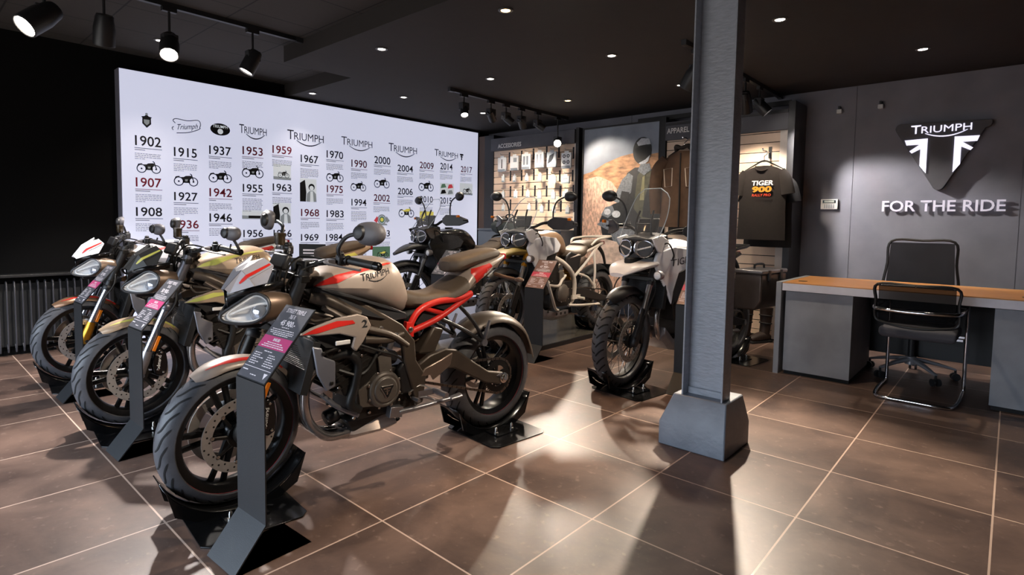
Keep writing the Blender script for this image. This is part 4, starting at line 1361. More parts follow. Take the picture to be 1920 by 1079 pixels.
def naked_bike(label, O, F, paint, shield, shield_side, accent, sub, fork_up, fork_low, fork_tip, mirrors, wheel_stripe, deg=9., grey=None, tank=None, rear_text=True, mark=INK):
    rz = math.atan2(F[1], F[0])
    B = thing('naked_motorcycle', label, 'motorcycle', (O[0], O[1], 0), rz, None)
    tank = tank or paint
    grey = grey or GRAPH
    X = steer((.40, 0, .95), (-.4, 0, .917), deg)
    fa, ra = (.708, 0, .315), (-.708, 0, .32)
    # --- front end (turns with the bars)
    fw = cast_wheel('front_wheel', B, fa, .3, .122, X, 5, wheel_stripe)
    fender('front_fender', paint, B, fa, .303, .064, 57, 142, X, tip=.3, crown=.01, stripe=[(.74, .88, accent)] if accent else None)
    for s in (1, -1):
        m = MB()
        m.mi = 0
        m.cyl((.452, s * .1, .985), (.57, s * .1, .70), .027, n=16)
        m.lathe([(.03, 0), (.033, .004), (.033, .03), (.03, .034)], (.567, s * .1, .708), (.385, 0, -.92), 18, cap=(1, 1))
        m.mi = 1
        m.cyl((.57, s * .1, .70), (.692, s * .1, .41), .0225, n=16)
        m.mi = 2
        m.tube([(.675, s * .1, .45), (.69, s * .098, .4), (.715, s * .09, .33), (.71, s * .085, .3)], [.027, .03, .034, .024], 14, 4)
        m.mi = 0
        m.cyl((.708, s * .04, .315), (.708, s * .125, .315), .012, n=12)
        m.build('fork_leg', [fork_up, fork_low, fork_tip], B, xf=X)
        cm_ = MB()
        cm_.prism([(.57, .30), (.60, .285), (.635, .30), (.65, .36), (.635, .44), (.6, .455), (.575, .43), (.565, .36)], s * .062 - .0, s * .098, None)
        c = cm_.build('brake_caliper', GLB, B, bevel=.008, xf=X)
        m = MB()
        bolts(m, [(.59, s * .098, .31), (.62, s * .098, .33), (.6, s * .098, .43), (.625, s * .098, .42)], .007, (0, s, 0))
        m.build('caliper_bolt', BOLT, c, xf=X)
        if s > 0:
            MB().text('brembo', (.606, .1, .37), (.12, 0, -1), (.99, 0, .12), .018, .085, .0012, .01).build('lettering', WHITE, c, xf=X, smooth=0)
        m = MB()
        m.prism([(.612, .53), (.628, .537), (.66, .455), (.644, .447)], s * .123, s * .131)
        m.cyl((.636, s * .1, .49), (.636, s * .124, .49), .006, n=8)
        m.build('fork_reflector', AMBER, B, bevel=.003, xf=X)
        MB().tube([(.52, s * .1, .83), (.55, s * .16, .72), (.62, s * .14, .6), (.61, s * .1, .47)], .0055, 6, 6).build('brake_hose', HOSE, B, xf=X)
    for z, u in ((.955, .462), (.735, .55)):
        m = MB()
        m.prism([(u - .09, .02), (u - .09, -.02), (u - .03, -.1), (u - .02, -.128), (u + .02, -.128), (u + .03, -.1), (u + .01, 0), (u + .03, .1), (u + .02, .128), (u - .02, .128), (u - .03, .1)], z - .016, z + .016, lambda a, b, d: (a, b, d))
        m.build('triple_clamp', DARKM, B, bevel=.004, xf=X)
    m = MB()
    bolts(m, [(.455, .1, .972), (.455, -.1, .972)], .018, (-.4, 0, .917), .014)
    bolts(m, [(.40, 0, .972)], .02, (-.4, 0, .917), .012)
    m.build('fork_cap', BOLT, B, xf=X)
    bar = [(.30, .37, 1.035), (.335, .27, 1.045), (.385, .17, 1.035), (.405, .09, 1.01), (.405, .04, 1.005), (.405, -.04, 1.005), (.405, -.09, 1.01), (.385, -.17, 1.035), (.335, -.27, 1.045), (.30, -.37, 1.035)]
    MB().tube(bar, .0125, 10, 5).build('handlebar', DARKM, B, xf=X)
    for q in (-.06, .025):
        MB().bx(.385, .425, q, q + .035, .965, 1.025).build('bar_clamp', GRAPH, B, bevel=.004, xf=X)
    for s in (1, -1):
        g = MB()
        g.tube([(.298, s * .375, 1.035), (.338, s * .262, 1.045)], [.018, .0175, .017], 14, 1)
        g.lathe([(.0, 0), (.022, 0), (.022, .006), (.0, .006)], (.34, s * .255, 1.045), (.33, -s * .94, .09), 14)
        g.build('grip', HOSE, B, xf=X)
        e = MB()
        e.lathe([(0, 0), (.017, 0), (.019, .006), (.019, .028), (.014, .034), (.008, .034), (.008, .03), (0, .03)], (.298, s * .374, 1.035), (-.33, s * .94, -.09), 16)
        e.build('bar_end', GLB, B, xf=X)
        MB().box((.352, s * .22, 1.043), (.04, .055, .045), ('Z', -s * .35)).box((.35, s * .21, 1.07), (.028, .03, .02), ('Z', -s * .35)).build('switch_pod', BLK, B, bevel=.008, xf=X)
        m = MB()
        m.box((.392, s * .2, 1.035), (.03, .05, .025), ('Z', -s * .35))
        lever(m, [(.405, s * .185, 1.035), (.42, s * .215, 1.033), (.41, s * .28, 1.028), (.375, s * .345, 1.02), (.372, s * .378, 1.02)], [.011, .009, .0075, .0075, .009])
        m.build('lever', ALU, B, xf=X)
        if mirrors == 'stalk':
            m = MB()
            m.tube([(.365, s * .225, 1.06), (.375, s * .232, 1.1), (.352, s * .26, 1.15), (.33, s * .34, 1.168), (.325, s * .365, 1.17)], [.011, .0105, .01, .009, .008], 10, 5, flat=.8)
            m.lathe([(0, 0), (.016, 0), (.016, .02), (0, .02)], (.365, s * .225, 1.045), (0, 0, 1), 12)
            st = m.build('mirror_stalk', BLK, B, xf=X)
            mc, tilt = V((.345, s * .405, 1.172)), 0
        else:
            m = MB()
            m.tube([(.295, s * .385, 1.035), (.30, s * .40, 1.05), (.315, s * .385, 1.09), (.33, s * .375, 1.115)], [.011, .009, .008, .008], 8, 5, flat=.7)
            m.tube([(.29, s * .40, 1.035), (.345, s * .395, 1.05), (.34, s * .385, 1.08)], .007, 8, 5, flat=.7)
            st = m.build('mirror_stalk', BLK, B, xf=X)
            mc = V((.33, s * .385, 1.14))
        sh = [(-.062, .01), (-.05, .033), (.0, .044), (.045, .036), (.066, .012), (.062, -.016), (.03, -.038), (-.02, -.042), (-.052, -.026)]
        sh = [(p.x, p.y) for p in crom([(a, b, 0) for a, b in sh], 3, True)]
        k = 1.15 if mirrors == 'stalk' else .95
        cs = Matrix.Rotation(rad(s * 12), 3, 'Z') @ Matrix.Rotation(rad(-6), 3, 'Y')
        rg = []
        for d, q in ((-.008, .96), (-.002, 1), (.012, .97), (.024, .8), (.031, .5), (.033, .2)):
            rg.append([mc + cs @ V((d, a * q * k * s, b * q * k)) for a, b in sh])
        MB().loft(rg).build('mirror', mat('mirror_shell', '58565a', .5, bump=.1, bscale=300), st, xf=X)
        MB().add([mc + cs @ V((-.0088, a * .93 * k * s, b * .93 * k)) for a, b in sh], [tuple(range(len(sh)))]).build('mirror_glass', CHROME, st, xf=X)
        m = MB()
        m.lathe([(0, 0), (.03, 0), (.032, .01), (.025, .02), (.012, .024), (0, .024)], mc + cs @ V((.022, -s * .028 * k, 0)), cs @ V((1, 0, 0)), 16)
        m.build('mirror_boss', BLK, st, xf=X)
    # --- lamps and fly screen
    ol = [(.004, .818), (.04, .867), (.07, .902), (.099, .897), (.122, .871), (.127, .828), (.107, .794), (.074, .782), (.037, .784), (.012, .793)]
    ol = [(p.x, p.y) for p in crom([(a, b, 0) for a, b in ol], 3, True)]
    uo = lambda v, z: .76 - 1.0 * v - (z - .82) * .35
    for s in (1, -1):
        c0 = (.075, .836)
        rg = []
        for q, du in ((1.06, .0), (1.1, -.02), (1.06, -.07), (.85, -.13), (.6, -.16)):
            rg.append([V((uo(c0[0] + (a - c0[0]) * q, c0[1] + (b - c0[1]) * q) + du, s * (c0[0] + (a - c0[0]) * q), c0[1] + (b - c0[1]) * q)) for a, b in ol])
        m = MB()
        m.loft(rg, cap=(0, 1))
        hl = m.build('headlamp', mat('lamp_bucket', '6b594b', .35, .5), B, xf=X)
        m = MB()
        m.tube([V((uo(a, b) + .004, s * a, b)) for a, b in ol], .006, 8, 1, closed=True)
        m.build('lamp_rim', GRAPH, hl, xf=X)
        rg = []
        for q, du in ((1.02, -.002), (.9, -.035), (.66, -.06), (.3, -.07)):
            rg.append([V((uo(c0[0] + (a - c0[0]) * q, c0[1] + (b - c0[1]) * q) + du, s * (c0[0] + (a - c0[0]) * q), c0[1] + (b - c0[1]) * q)) for a, b in ol])
        MB().loft(rg, cap=(0, 1)).build('reflector', REFL, hl, xf=X)
        MB().lathe([(0, 0), (.04, 0), (.042, .012), (.034, .024), (.018, .032), (0, .034)], (uo(.08, .82) - .045, s * .08, .82), (1, s * .45, 0), 22).build('projector', mat('projector_glass', 'a8adb8', .06, .7), hl, xf=X)
        MB().tube([V((uo(c0[0] + (a - c0[0]) * .84, c0[1] + (b - c0[1]) * .84) - .006, s * (c0[0] + (a - c0[0]) * .84), c0[1] + (b - c0[1]) * .84)) for a, b in ol], .0042, 6, 1, closed=True).tube([V((uo(a, b) - .012, s * a, b)) for a, b in ((.02, .815), (.05, .838), (.085, .858), (.11, .865))], .006, 8, 4).build('running_light', WHITE, hl, xf=X)
        rg = []
        for q, du in ((1.0, .001), (.85, .012), (.5, .02), (.15, .022)):
            rg.append([V((uo(c0[0] + (a - c0[0]) * q, c0[1] + (b - c0[1]) * q) + du, s * (c0[0] + (a - c0[0]) * q), c0[1] + (b - c0[1]) * q)) for a, b in ol])
        MB().loft(rg, cap=(0, 1)).build('lamp_glass', GLASS, hl, xf=X)
    m = MB()
    m.prism([(.60, .74), (.70, .75), (.715, .83), (.66, .92), (.50, .93), (.48, .80)], -.012, .012)
    m.bx(.5, .6, -.09, .09, .80, .88)
    m.build('lamp_bracket', BLK, B, bevel=.006, xf=X)
    # the faceted shield over the lamps
    A_, B_, C_ = V((.61, .05, 1.045)), V((.752, .012, .919)), V((.738, .024, .902))
    D_, E_, F_ = V((.668, .088, .936)), V((.628, .112, .95)), V((.588, .09, 1.016))
    fl = lambda q, s: V((q.x, s * q.y, q.z))

    def facets(polys, both=(1, -1)):
        m = MB()
        for s in both:
            for pl in polys:
                m.add([fl(q, s) for q in pl], [tuple(range(len(pl)))])
        return m
    ct, cm2, cb_ = V((.645, 0, 1.026)), V((.70, 0, .985)), V((.757, 0, .914))
    rm2 = A_.lerp(B_, .5) + V((.012, 0, .012))
    fs = facets([(ct, cm2, rm2, A_), (cm2, cb_, B_, rm2)]).build('fly_screen', shield, B, xf=X, smooth=0)
    fs.modifiers.new('thick', 'SOLIDIFY').thickness = .004
    mid = F_.lerp(C_, .5) + V((.014, .008, .002))
    o = facets([(A_, rm2, mid, F_), (rm2, B_, C_, mid), (F_, mid, D_, E_), (mid, C_, D_)]).build('screen_side', shield_side, fs, xf=X, smooth=0)
    o.modifiers.new('thick', 'SOLIDIFY').thickness = .004
    if accent:
        m = MB()

        def at_(t, q):
            lo = F_.lerp(mid, t * 2) if t < .5 else mid.lerp(C_, t * 2 - 1)
            hi = A_.lerp(rm2, t * 2) if t < .5 else rm2.lerp(B_, t * 2 - 1)
            return lo.lerp(hi, q) + V((.003, .003, .004))
        for s in (1, -1):
            m.loft([[fl(at_(t, q0), s), fl(at_(t, q1), s)] for t, q0, q1 in ((.03, .12, .3), (.25, .12, .36), (.45, .14, .42), (.5, .14, .44), (.62, .1, .4), (.72, .12, .28))], cap=(0, 0), closed=False)
        m.build('stripe', accent, fs, xf=X, smooth=0)
    m = MB()
    for s in (1, -1):
        m.loft([[(.745, s * .014, .908), (.672, s * .08, .932), (.56, s * .115, .955)], [(.74, s * .012, .85), (.66, s * .075, .9), (.56, s * .11, .92)]], cap=(0, 0), closed=False)
    m.loft([[(.745, -.012, .9), (.745, .012, .9)], [(.738, -.012, .83), (.738, .012, .83)]], cap=(0, 0), closed=False)
    m.build('cowl_lower', GLB, B, xf=X).modifiers.new('thick', 'SOLIDIFY').thickness = .006
    MB().box((.51, 0, 1.02), (.03, .12, .07), ('Y', -.45)).build('instrument', BLK, B, bevel=.01, xf=X)
    MB().box((.493, 0, 1.028), (.004, .1, .055), ('Y', -.45)).build('instrument_screen', GLB, B, xf=X)
    m = MB()
    for i, (v0, v1) in enumerate(((.08, .2), (-.08, -.2), (.03, .18), (-.04, -.22))):
        m.tube([(.35, v1, 1.03), (.44, v0 * 1.2, 1.0 + .02 * i), (.5, v0 * .6, .93), (.46, v0 * .3, .82 - .03 * i)], .005, 6, 6)
    m.build('control_cables', HOSE, B, xf=X)
    cup = MB()
    cup.lathe([(0, 0), (.02, 0), (.024, .01), (.024, .045), (.026, .046), (.026, .056), (.0, .058)], (.40, -.2, 1.07), (0, 0, 1), 18)
    cup.build('brake_reservoir', mat('smoked_plastic', '2d2416', .25), B, xf=X)
    # --- frame and engine
    m = MB()
    spar = [(.44, .915), (.40, .955), (.30, .90), (.13, .80), (-.02, .705), (-.09, .62), (-.10, .52), (-.16, .43), (-.14, .30), (-.10, .29), (-.07, .40), (-.03, .52), (-.02, .6), (.10, .69), (.25, .775), (.41, .86)]
    for s in (1, -1):
        m.prism(spar, lambda a, b: s * (.06 + .085 * max(0, min(1, (.42 - a) / .4))), lambda a, b: s * (.09 + .085 * max(0, min(1, (.42 - a) / .4))))
    m.cyl((.375, 0, 1.0), (.45, 0, .82), .035, n=18)
    m.build('main_frame', BRONZE, B, bevel=.008)
    m = MB()
    for s in (1, -1):
        m.tube([(.36, s * .125, .82), (.2, s * .16, .72), (.05, s * .168, .665), (-.05, s * .165, .60)], [.022, .024, .022, .018], 10, 5, flat=.8)
        m.tube([(.18, s * .16, .655), (.06, s * .16, .64), (-.03, s * .155, .655)], .02, 10, 4)
    m.build('frame_rail', BRONZE, B)
    m = MB()
    m.mi = 0
    m.bx(-.14, .2, -.13, .13, .27, .5)
    m.prism([(.02, .46), (.27, .40), (.37, .62), (.14, .70)], -.15, .15)
    m.prism([(.11, .66), (.36, .6), (.37, .66), (.15, .72)], -.14, .14)
    m.prism([(-.08, .27), (.24, .27), (.2, .2), (-.05, .2)], -.09, .09)
    m.build('engine_block', ENGM, B, bevel=.01)
    m = MB()
    for i in range(6):
        z = .47 + i * .026
        m.box((.225 + i * .011, 0, z), (.21, .31, .006), ('Y', .38))
    m.build('cylinder_fins', ENGM, B)
    cov = MB()
    cov.lathe([(0, .0), (.088, .0), (.09, .012), (.088, .03), (.082, .045), (.072, .05), (.066, .046), (.062, .046), (.058, .054), (.03, .056), (0, .056)], (.075, .13, .405), (0, 1, 0), 36)
    cov.prism([(.03, .47), (.1, .485), (.11, .56), (.07, .60), (.04, .57)], .12, .165)
    cov.prism([(.12, .33), (.2, .34), (.21, .42), (.14, .46)], .12, .16)
    cv = cov.build('alternator_cover', COVM, B, bevel=.003)
    m = MB()
    tr = [(-.03, .022), (.03, .022), (.034, .016), (.004, -.034), (-.004, -.034), (-.034, .016)]
    m.prism([(.075 + a, .405 + b) for a, b in tr], .185, .188)
    m.build('emblem_plate', BLK, cv)
    m = MB()
    m.tube([(.075 + a, .189, .405 + b) for a, b in tr], .0022, 6, 1, closed=True)
    m.bx(.056, .094, .187, .19, .41, .418).bx(.071, .079, .187, .19, .384, .412).bx(.062, .088, .187, .19, .399, .404)
    m.build('emblem', BOLT, cv)
    m = MB()
    bolts(m, [(.075 + .088 * cos(a), .165, .405 + .088 * sin(a)) for a in [rad(20 + i * 45) for i in range(8)]], .007)
    bolts(m, [(-.02, .14, .33), (-.09, .14, .33), (-.1, .14, .43), (.19, .155, .58), (.3, .155, .62)], .007)
    m.build('engine_bolt', BOLT, B)
    MB().prism([(-.11, .36), (-.1, .47), (-.03, .52), (.0, .48), (-.02, .36)], .13, .165).build('sprocket_cover', BLK, B, bevel=.01)
    rc = MB()
    rc.lathe([(0, 0), (.095, 0), (.095, .03), (.08, .045), (.0, .05)], (.05, -.13, .40), (0, -1, 0), 32)
    rc.build('clutch_cover', COVM, B, bevel=.003)
    MB().tube([(.33, .13, .585), (.26, .165, .60), (.215, .165, .55), (.23, .165, .45), (.25, .16, .37), (.2, .15, .33)], .021, 12, 6).build('coolant_hose', HOSE, B)
    MB().tube([(.36, -.12, .6), (.26, -.16, .6), (.22, -.16, .5)], .02, 12, 6).build('coolant_hose', HOSE, B)
    MB().box((.12, 0, .62), (.14, .2, .09), ('Y', .4)).build('airbox', BLKM, B, bevel=.02)
    m = MB()
    for z, u, v in ((.74, .2, .15), (.70, .1, .168), (.66, .02, .17), (.76, .28, .14)):
        m.lathe([(0, 0), (.012, 0), (.012, .008), (.006, .01), (0, .007)], (u, v, z), (0, 1, 0), 12)
    m.build('frame_bolt', BOLT, B)
    rd = MB()
    rd.mi = 0
    rd.box((.44, 0, .565), (.035, .34, .23), ('Y', -.28))
    rd.mi = 1
    for i in range(22):
        rd.box((.462 - (i - 10.5) * .0098 * .28 * -1 * 1.0, 0, .565 + (i - 10.5) * .0098), (.003, .31, .003), ('Y', -.28))
    rd.build('radiator', [RADM, DARKM], B, bevel=.004)
    for s in (1, -1):
        g = MB()
        G = [(.435, .66), (.395, .65), (.385, .61), (.335, .585), (.335, .475), (.375, .455), (.415, .535)]
        g.prism(G, lambda a, b: s * (.168 + .12 * (.43 - a)), lambda a, b: s * (.182 + .12 * (.43 - a)))
        rg_ = g.build('radiator_guard', SGREY, B, bevel=.006)
        bolts(MB(), [(.39, s * .186, .625), (.355, s * .19, .49)], .009, (0, s, 0)).build('guard_bolt', DARKM, rg_)
        # side shroud with the intake opening
        sh = [(.475, .705), (.43, .735), (.33, .775), (.24, .787), (.195, .77), (.175, .73), (.215, .66), (.25, .62), (.27, .64), (.255, .685), (.32, .705), (.40, .70)]
        q = MB()
        q.prism(sh, lambda a, b: s * (.115 + .085 * min(1, (.48 - a) / .2)), lambda a, b: s * (.135 + .085 * min(1, (.48 - a) / .2)))
        so = q.build('side_shroud', paint, B, bevel=.006)
        q = MB()
        q.prism([(.42, .70), (.32, .705), (.255, .685), (.27, .63), (.36, .64)], s * .11, s * .15)
        q.build('intake', BLKM, B)
        if accent:
            st_ = [(.465, .708), (.42, .732), (.33, .762), (.265, .762), (.255, .748), (.33, .735), (.41, .712)]
            decal('stripe', geo_poly(st_), (0, s * .5, 0), (1, 0, 0), UZ, (0, -s, 0), so, accent, so)
        if s > 0:
            decal('lettering', geo_text('2', .026, .035), (.21, .5, .725), (-1, 0, 0), UZ, (0, -1, 0), so, INK, so)
        MB().bx(.27, .34, s * .2 - .004, s * .2 + .004, .655, .675).build('side_lamp', WHITE, B, bevel=.004)
    # --- fittings around the engine
    for i, v in enumerate((-.08, 0, .08)):
        MB().tube([(.16, v, .70), (.12, v, .76)], [.03, .034], 14, 1).torus((.145, v, .722), (-.5, 0, .85), .034, .004, 16, 5).build('throttle_body', ALU, B)
    MB().cyl((.02, .03, .545), (.02, .14, .545), .034, n=18).build('starter_motor', BLK, B)
    MB().lathe([(0, 0), (.036, 0), (.038, .01), (.038, .05), (.03, .06), (0, .06)], (.25, .02, .29), (.9, 0, -.3), 18).build('oil_filter', BLK, B)
    for s in (1, -1):
        MB().tube([(.36, s * .14, .70), (.26, s * .17, .66), (.12, s * .175, .60), (.02, s * .17, .56), (-.06, s * .15, .5)], .006, 6, 5).build('wiring_loom', HOSE, B)
        MB().tube([(.3, s * .15, .53), (.22, s * .17, .5), (.16, s * .165, .52), (.1, s * .16, .6)], .008, 6, 5).build('breather_hose', HOSE, B)
        MB().tube([(.36, s * .1, .42), (.3, s * .13, .36), (.2, s * .14, .3)], .012, 8, 4).build('oil_pipe', ALU, B)
        bolts(MB(), [(.22, s * .13, .29), (.14, s * .13, .3), (.02, s * .13, .3), (.3, s * .14, .45), (.05, s * .145, .5), (-.04, s * .13, .36), (.18, s * .15, .66), (.33, s * .15, .56)], .009, (0, s, 0), .012).build('engine_bolt', BOLT, B)
        MB().tube([(-.72, s * .05, .905), (-.735, s * .13, .892), (-.745, s * .2, .885)], [.012, .009, .008], 8, 3).ell((-.748, s * .225, .884), (.018, .034, .013), 12, 8).build('turn_signal', mat('signal_smoke', '6b5344', .3), B)
    MB().tube([(-.06, .168, .36), (-.12, .172, .39), (-.19, .175, .36)], .005, 6, 3).lathe([(0, 0), (.009, 0), (.009, .012), (0, .012)], (-.06, .165, .36), (0, 1, 0), 10).build('gear_linkage', BOLT, B)
    # --- exhaust
    m = MB()
    for v in (-.07, 0, .07):
        m.tube([(.31, v, .55), (.40, v, .5), (.425, v, .4), (.40, v * .9, .29), (.33, v * .8 + .02, .215), (.24, v * .55 + .03, .2), (.16, .03 + v * .3, .2)], .021, 12, 6)
    m.build('exhaust_headers', EXH, B)
    m = MB()
    m.torus((.2, .035, .2), (1, 0, 0), .036, .006, 18, 6)
    m.build('exhaust_clamp', DARKM, B)
    m = MB()
    sec = lambda u, z0, z1, w0: [(u, w0, z0 + .03), (u, w0 * .7, z1), (u, -w0 * .7, z1), (u, -w0, z0 + .03), (u, -w0 * .6, z0), (u, w0 * .6, z0)]
    m.loft([sec(.26, .165, .18, .045), sec(.2, .165, .225, .1), sec(.05, .17, .255, .125), (sec(-.02, .18, .265, .125))])
    m.build('silencer', CAN, B, bevel=.012)
    MB().loft([sec(-.02, .182, .262, .12), sec(-.05, .188, .258, .112)]).build('silencer_cap', BLK, B, bevel=.006)
    # --- tank, seats, tail
    tk = body([(.43, .895, .05, .925, .875), (.385, .905, .105, .952, .86), (.3, .9, .145, .99, .84), (.2, .895, .168, 1.016, .825), (.1, .885, .178, 1.03, .79), (.03, .875, .17, 1.026, .765), (-.03, .86, .142, .995, .745), (-.075, .835, .11, .93, .735), (-.1, .81, .09, .87, .74)], 28, 2.9, .72).build('fuel_tank', tank, B)
    MB().lathe([(0, 0), (.042, 0), (.046, .004), (.044, .012), (.02, .014), (0, .014)], (.23, 0, .988), (.12, 0, 1), 24).build('filler_cap', BLK, tk)
    m = MB()
    for s in (1, -1):
        P_ = [(.445, .9), (.39, .908), (.29, .884), (.165, .838), (.05, .8), (-.07, .752), (-.075, .72), (.03, .728), (.17, .765), (.28, .81), (.40, .86)]
        m.prism(P_, lambda a, b: s * (.085 + .05 * max(0, min(1, (.45 - a) / .25))) * (.8 if a < -.02 else 1), lambda a, b: s * (.098 + .065 * max(0, min(1, (.45 - a) / .25))) * (.78 if a < -.02 else 1))
    m.build('tank_side_cover', grey, B, bevel=.01)
    for s in (1, -1):
        MB().tube([(.41, s * .1, .865), (.34, s * .125, .845), (.26, s * .14, .80), (.2, s * .15, .77)], [.026, .028, .026, .024], 12, 5).build('intake_duct', BRONZE, B)
        MB().tube([(.42, s * .115, .80), (.33, s * .15, .775), (.4, s * .12, .76), (.43, s * .115, .79)], .007, 6, 4, closed=True).build('duct_trim', BRONZE, B)
    if accent:
        for s in (1, -1):
            decal('stripe', geo_poly([(.40, .895), (.30, .895), (.21, .93), (.02, .975), (.01, .985), (.17, .955), (.30, .935), (.36, .915)]), (0, s * .4, .12), (1, 0, 0), UZ, (0, -s * .94, -.34), tk, accent, tk)
    for s in (1, -1):
        decal('lettering', geo_mark(.15, .027), (.125, s * .4, .968), (-s, 0, .2 * s), (0, -s * .15, .98), (0, -s * .98, -.12), tk, mark, tk, e=.003, cuts=.006)
    st = MB()
    rows_ = [(-.075, .80, .075, .86, .765), (-.12, .79, .1, .855, .755), (-.2, .785, .115, .838, .752), (-.3, .79, .13, .835, .758), (-.39, .81, .138, .858, .775), (-.46, .835, .13, .90, .80), (-.505, .86, .11, .925, .83)]
    st = body(rows_, 24, 3.2, .8)
    st.build('rider_seat', SEATM, B)
    body([(-.4, .955, .05, .985, .935), (-.43, .96, .1, 1.005, .925), (-.52, .985, .105, 1.025, .945), (-.62, 1.0, .095, 1.045, .97), (-.71, 1.015, .08, 1.055, .99), (-.75, 1.02, .06, 1.045, 1.0)], 22, 3., .85).build('pillion_seat', SEATM, B)
    tl = body([(-.36, .80, .12, .83, .77), (-.44, .83, .125, .875, .785), (-.52, .885, .12, .955, .82), (-.62, .94, .105, .985, .88), (-.72, .975, .08, 1.005, .935), (-.8, 1.0, .045, 1.018, .98)], 22, 3., .7).build('tail_panel', tank, B)
    for s in (1, -1):
        if accent:
            decal('stripe', geo_poly([(-.50, .94), (-.64, .972), (-.66, .955), (-.60, .94), (-.56, .87), (-.53, .87), (-.55, .935), (-.50, .92)]), (0, s * .4, 0), (1, 0, 0), UZ, (0, -s, 0), tl, accent, tl)
            decal('stripe', geo_poly([(-.61, .94), (-.67, .955), (-.66, .93), (-.60, .875), (-.575, .872)]), (0, s * .4, 0), (1, 0, 0), UZ, (0, -s, 0), tl, WHITE, tl)
    MB().bx(-.825, -.79, -.035, .035, .985, 1.02).build('tail_lamp', TAILR, B, bevel=.006)
    m = MB()
    for s in (1, -1):
        m.tube([(-.075, s * .135, .675), (-.14, s * .132, .755), (-.25, s * .128, .79), (-.40, s * .12, .795), (-.5, s * .105, .815)], .017, 10, 5)
        m.tube([(-.085, s * .135, .655), (-.25, s * .128, .70), (-.40, s * .118, .765), (-.5, s * .105, .81)], .016, 10, 5)
        m.tube([(-.17, s * .132, .765), (-.30, s * .125, .725)], .012, 8, 1)
        m.prism([(-.05, .64), (-.1, .63), (-.1, .70), (-.06, .71)], s * .118, s * .15)
    m.build('subframe', sub, B, bevel=.003)
    for s in (1, -1):
        MB().prism([(-.13, .69), (-.18, .745), (-.27, .72), (-.15, .67)], s * .112, s * .12).build('subframe_panel', BLKM, B)
        MB().prism([(-.24, .765), (-.36, .785), (-.42, .775), (-.32, .74)], s * .112, s * .12).build('subframe_panel', BLKM, B)
    m = MB()
    bolts(m, [(-.078, s * .15, .67) for s in (1,)], .014, (0, 1, 0), .008)
    m.build('subframe_bolt', BOLT, B)
    MB().box((-.22, 0, .72), (.26, .18, .1), ('Y', .2)).build('under_tray', BLKM, B, bevel=.02)
    # --- rear end
    cast_wheel('rear_wheel', B, ra, .313, .18, None, 5, wheel_stripe, .14, .11, (-1,), .08)
    fender('rear_hugger', BRONZE, B, ra, .326, .105, 55, 170, None, tip=.8, n=14)
    ch = V((-.708, .1, .32))
    sp = MB()
    sp.mi = 0
    sp.lathe([(.06, -.003), (.092, -.003), (.092, .003), (.06, .003)], ch, (0, 1, 0), 42, True)
    for i in range(5):
        a = 2 * pi * i / 5
        sp.tube([ch + V((.03 * cos(a), 0, .03 * sin(a))), ch + V((.07 * cos(a + .2), 0, .07 * sin(a + .2)))], .012, 8, 1, flat=.3, up=(0, 1, 0))
    for i in range(42):
        a = 2 * pi * i / 42
        sp.box(ch + V((.095 * cos(a), 0, .095 * sin(a))), (.008, .005, .006), ('Y', -a))
    sp.build('sprocket', DARKM, B)
    path = [ch + V((.1 * cos(a), 0, .1 * sin(a))) for a in [rad(-85 - i * 15) for i in range(13)]] + [V((-.075, .1, .475)), V((-.045, .1, .455)), V((-.05, .1, .42))]
    cn = MB()
    cp = []
    for i in range(len(path)):
        a, b = path[i], path[(i + 1) % len(path)]
        nn = max(1, int((b - a).length / .016))
        cp += [a.lerp(b, j / nn) for j in range(nn)]
    for i, p in enumerate(cp):
        q = cp[(i + 1) % len(cp)]
        d = (q - p)
        cn.box((p + q) / 2, (d.length * .86, .016 if i % 2 else .011, .0125), ('Y', -math.atan2(d.z, d.x)))
    cn.build('chain', mat('chain_steel', '6d6258', .35, .9), B)
    for s in (1, -1):
        sw = MB()
        if s > 0:
            SW = [(-.10, .47), (-.2, .525), (-.30, .545), (-.37, .53), (-.5, .44), (-.60, .375), (-.70, .352), (-.755, .33), (-.755, .3), (-.68, .285), (-.58, .31), (-.47, .37), (-.36, .43), (-.25, .44), (-.12, .40)]
        else:
            SW = [(-.10, .47), (-.3, .44), (-.60, .365), (-.755, .335), (-.755, .295), (-.58, .3), (-.3, .35), (-.12, .39)]
        sw.prism(SW, s * .112, s * .148)
        sw.build('swingarm', BRONZE, B, bevel=.009)
    MB().bx(-.2, -.1, -.14, .14, .40, .47).build('swingarm_pivot', BRONZE, B, bevel=.01)
    ax = MB()
    ax.lathe([(0, 0), (.03, 0), (.03, .008), (.021, .01), (.021, .018), (.012, .02), (.012, .024), (0, .024)], (-.708, .148, .32), (0, 1, 0), 20)
    ax.build('axle_nut', BOLT, B)
    MB().prism([(-.74, .335), (-.69, .352), (-.655, .34), (-.69, .33)], .149, .156).build('chain_adjuster', ALU, B)
    MB().box((-.2, 0, .55), (.06, .06, .22), ('Y', .45)).torus((-.2, 0, .56), (.45, 0, .9), .045, .009, 20, 6).torus((-.19, 0, .59), (.45, 0, .9), .045, .009, 20, 6).torus((-.21, 0, .53), (.45, 0, .9), .045, .009, 20, 6).build('rear_shock', mat('shock_spring', '46301f', .4, .5), B)
    MB().prism([(-.15, .53), (-.24, .66), (-.31, .64), (-.25, .52)], .04, .12).build('shock_reservoir_cover', BRONZE, B, bevel=.012)
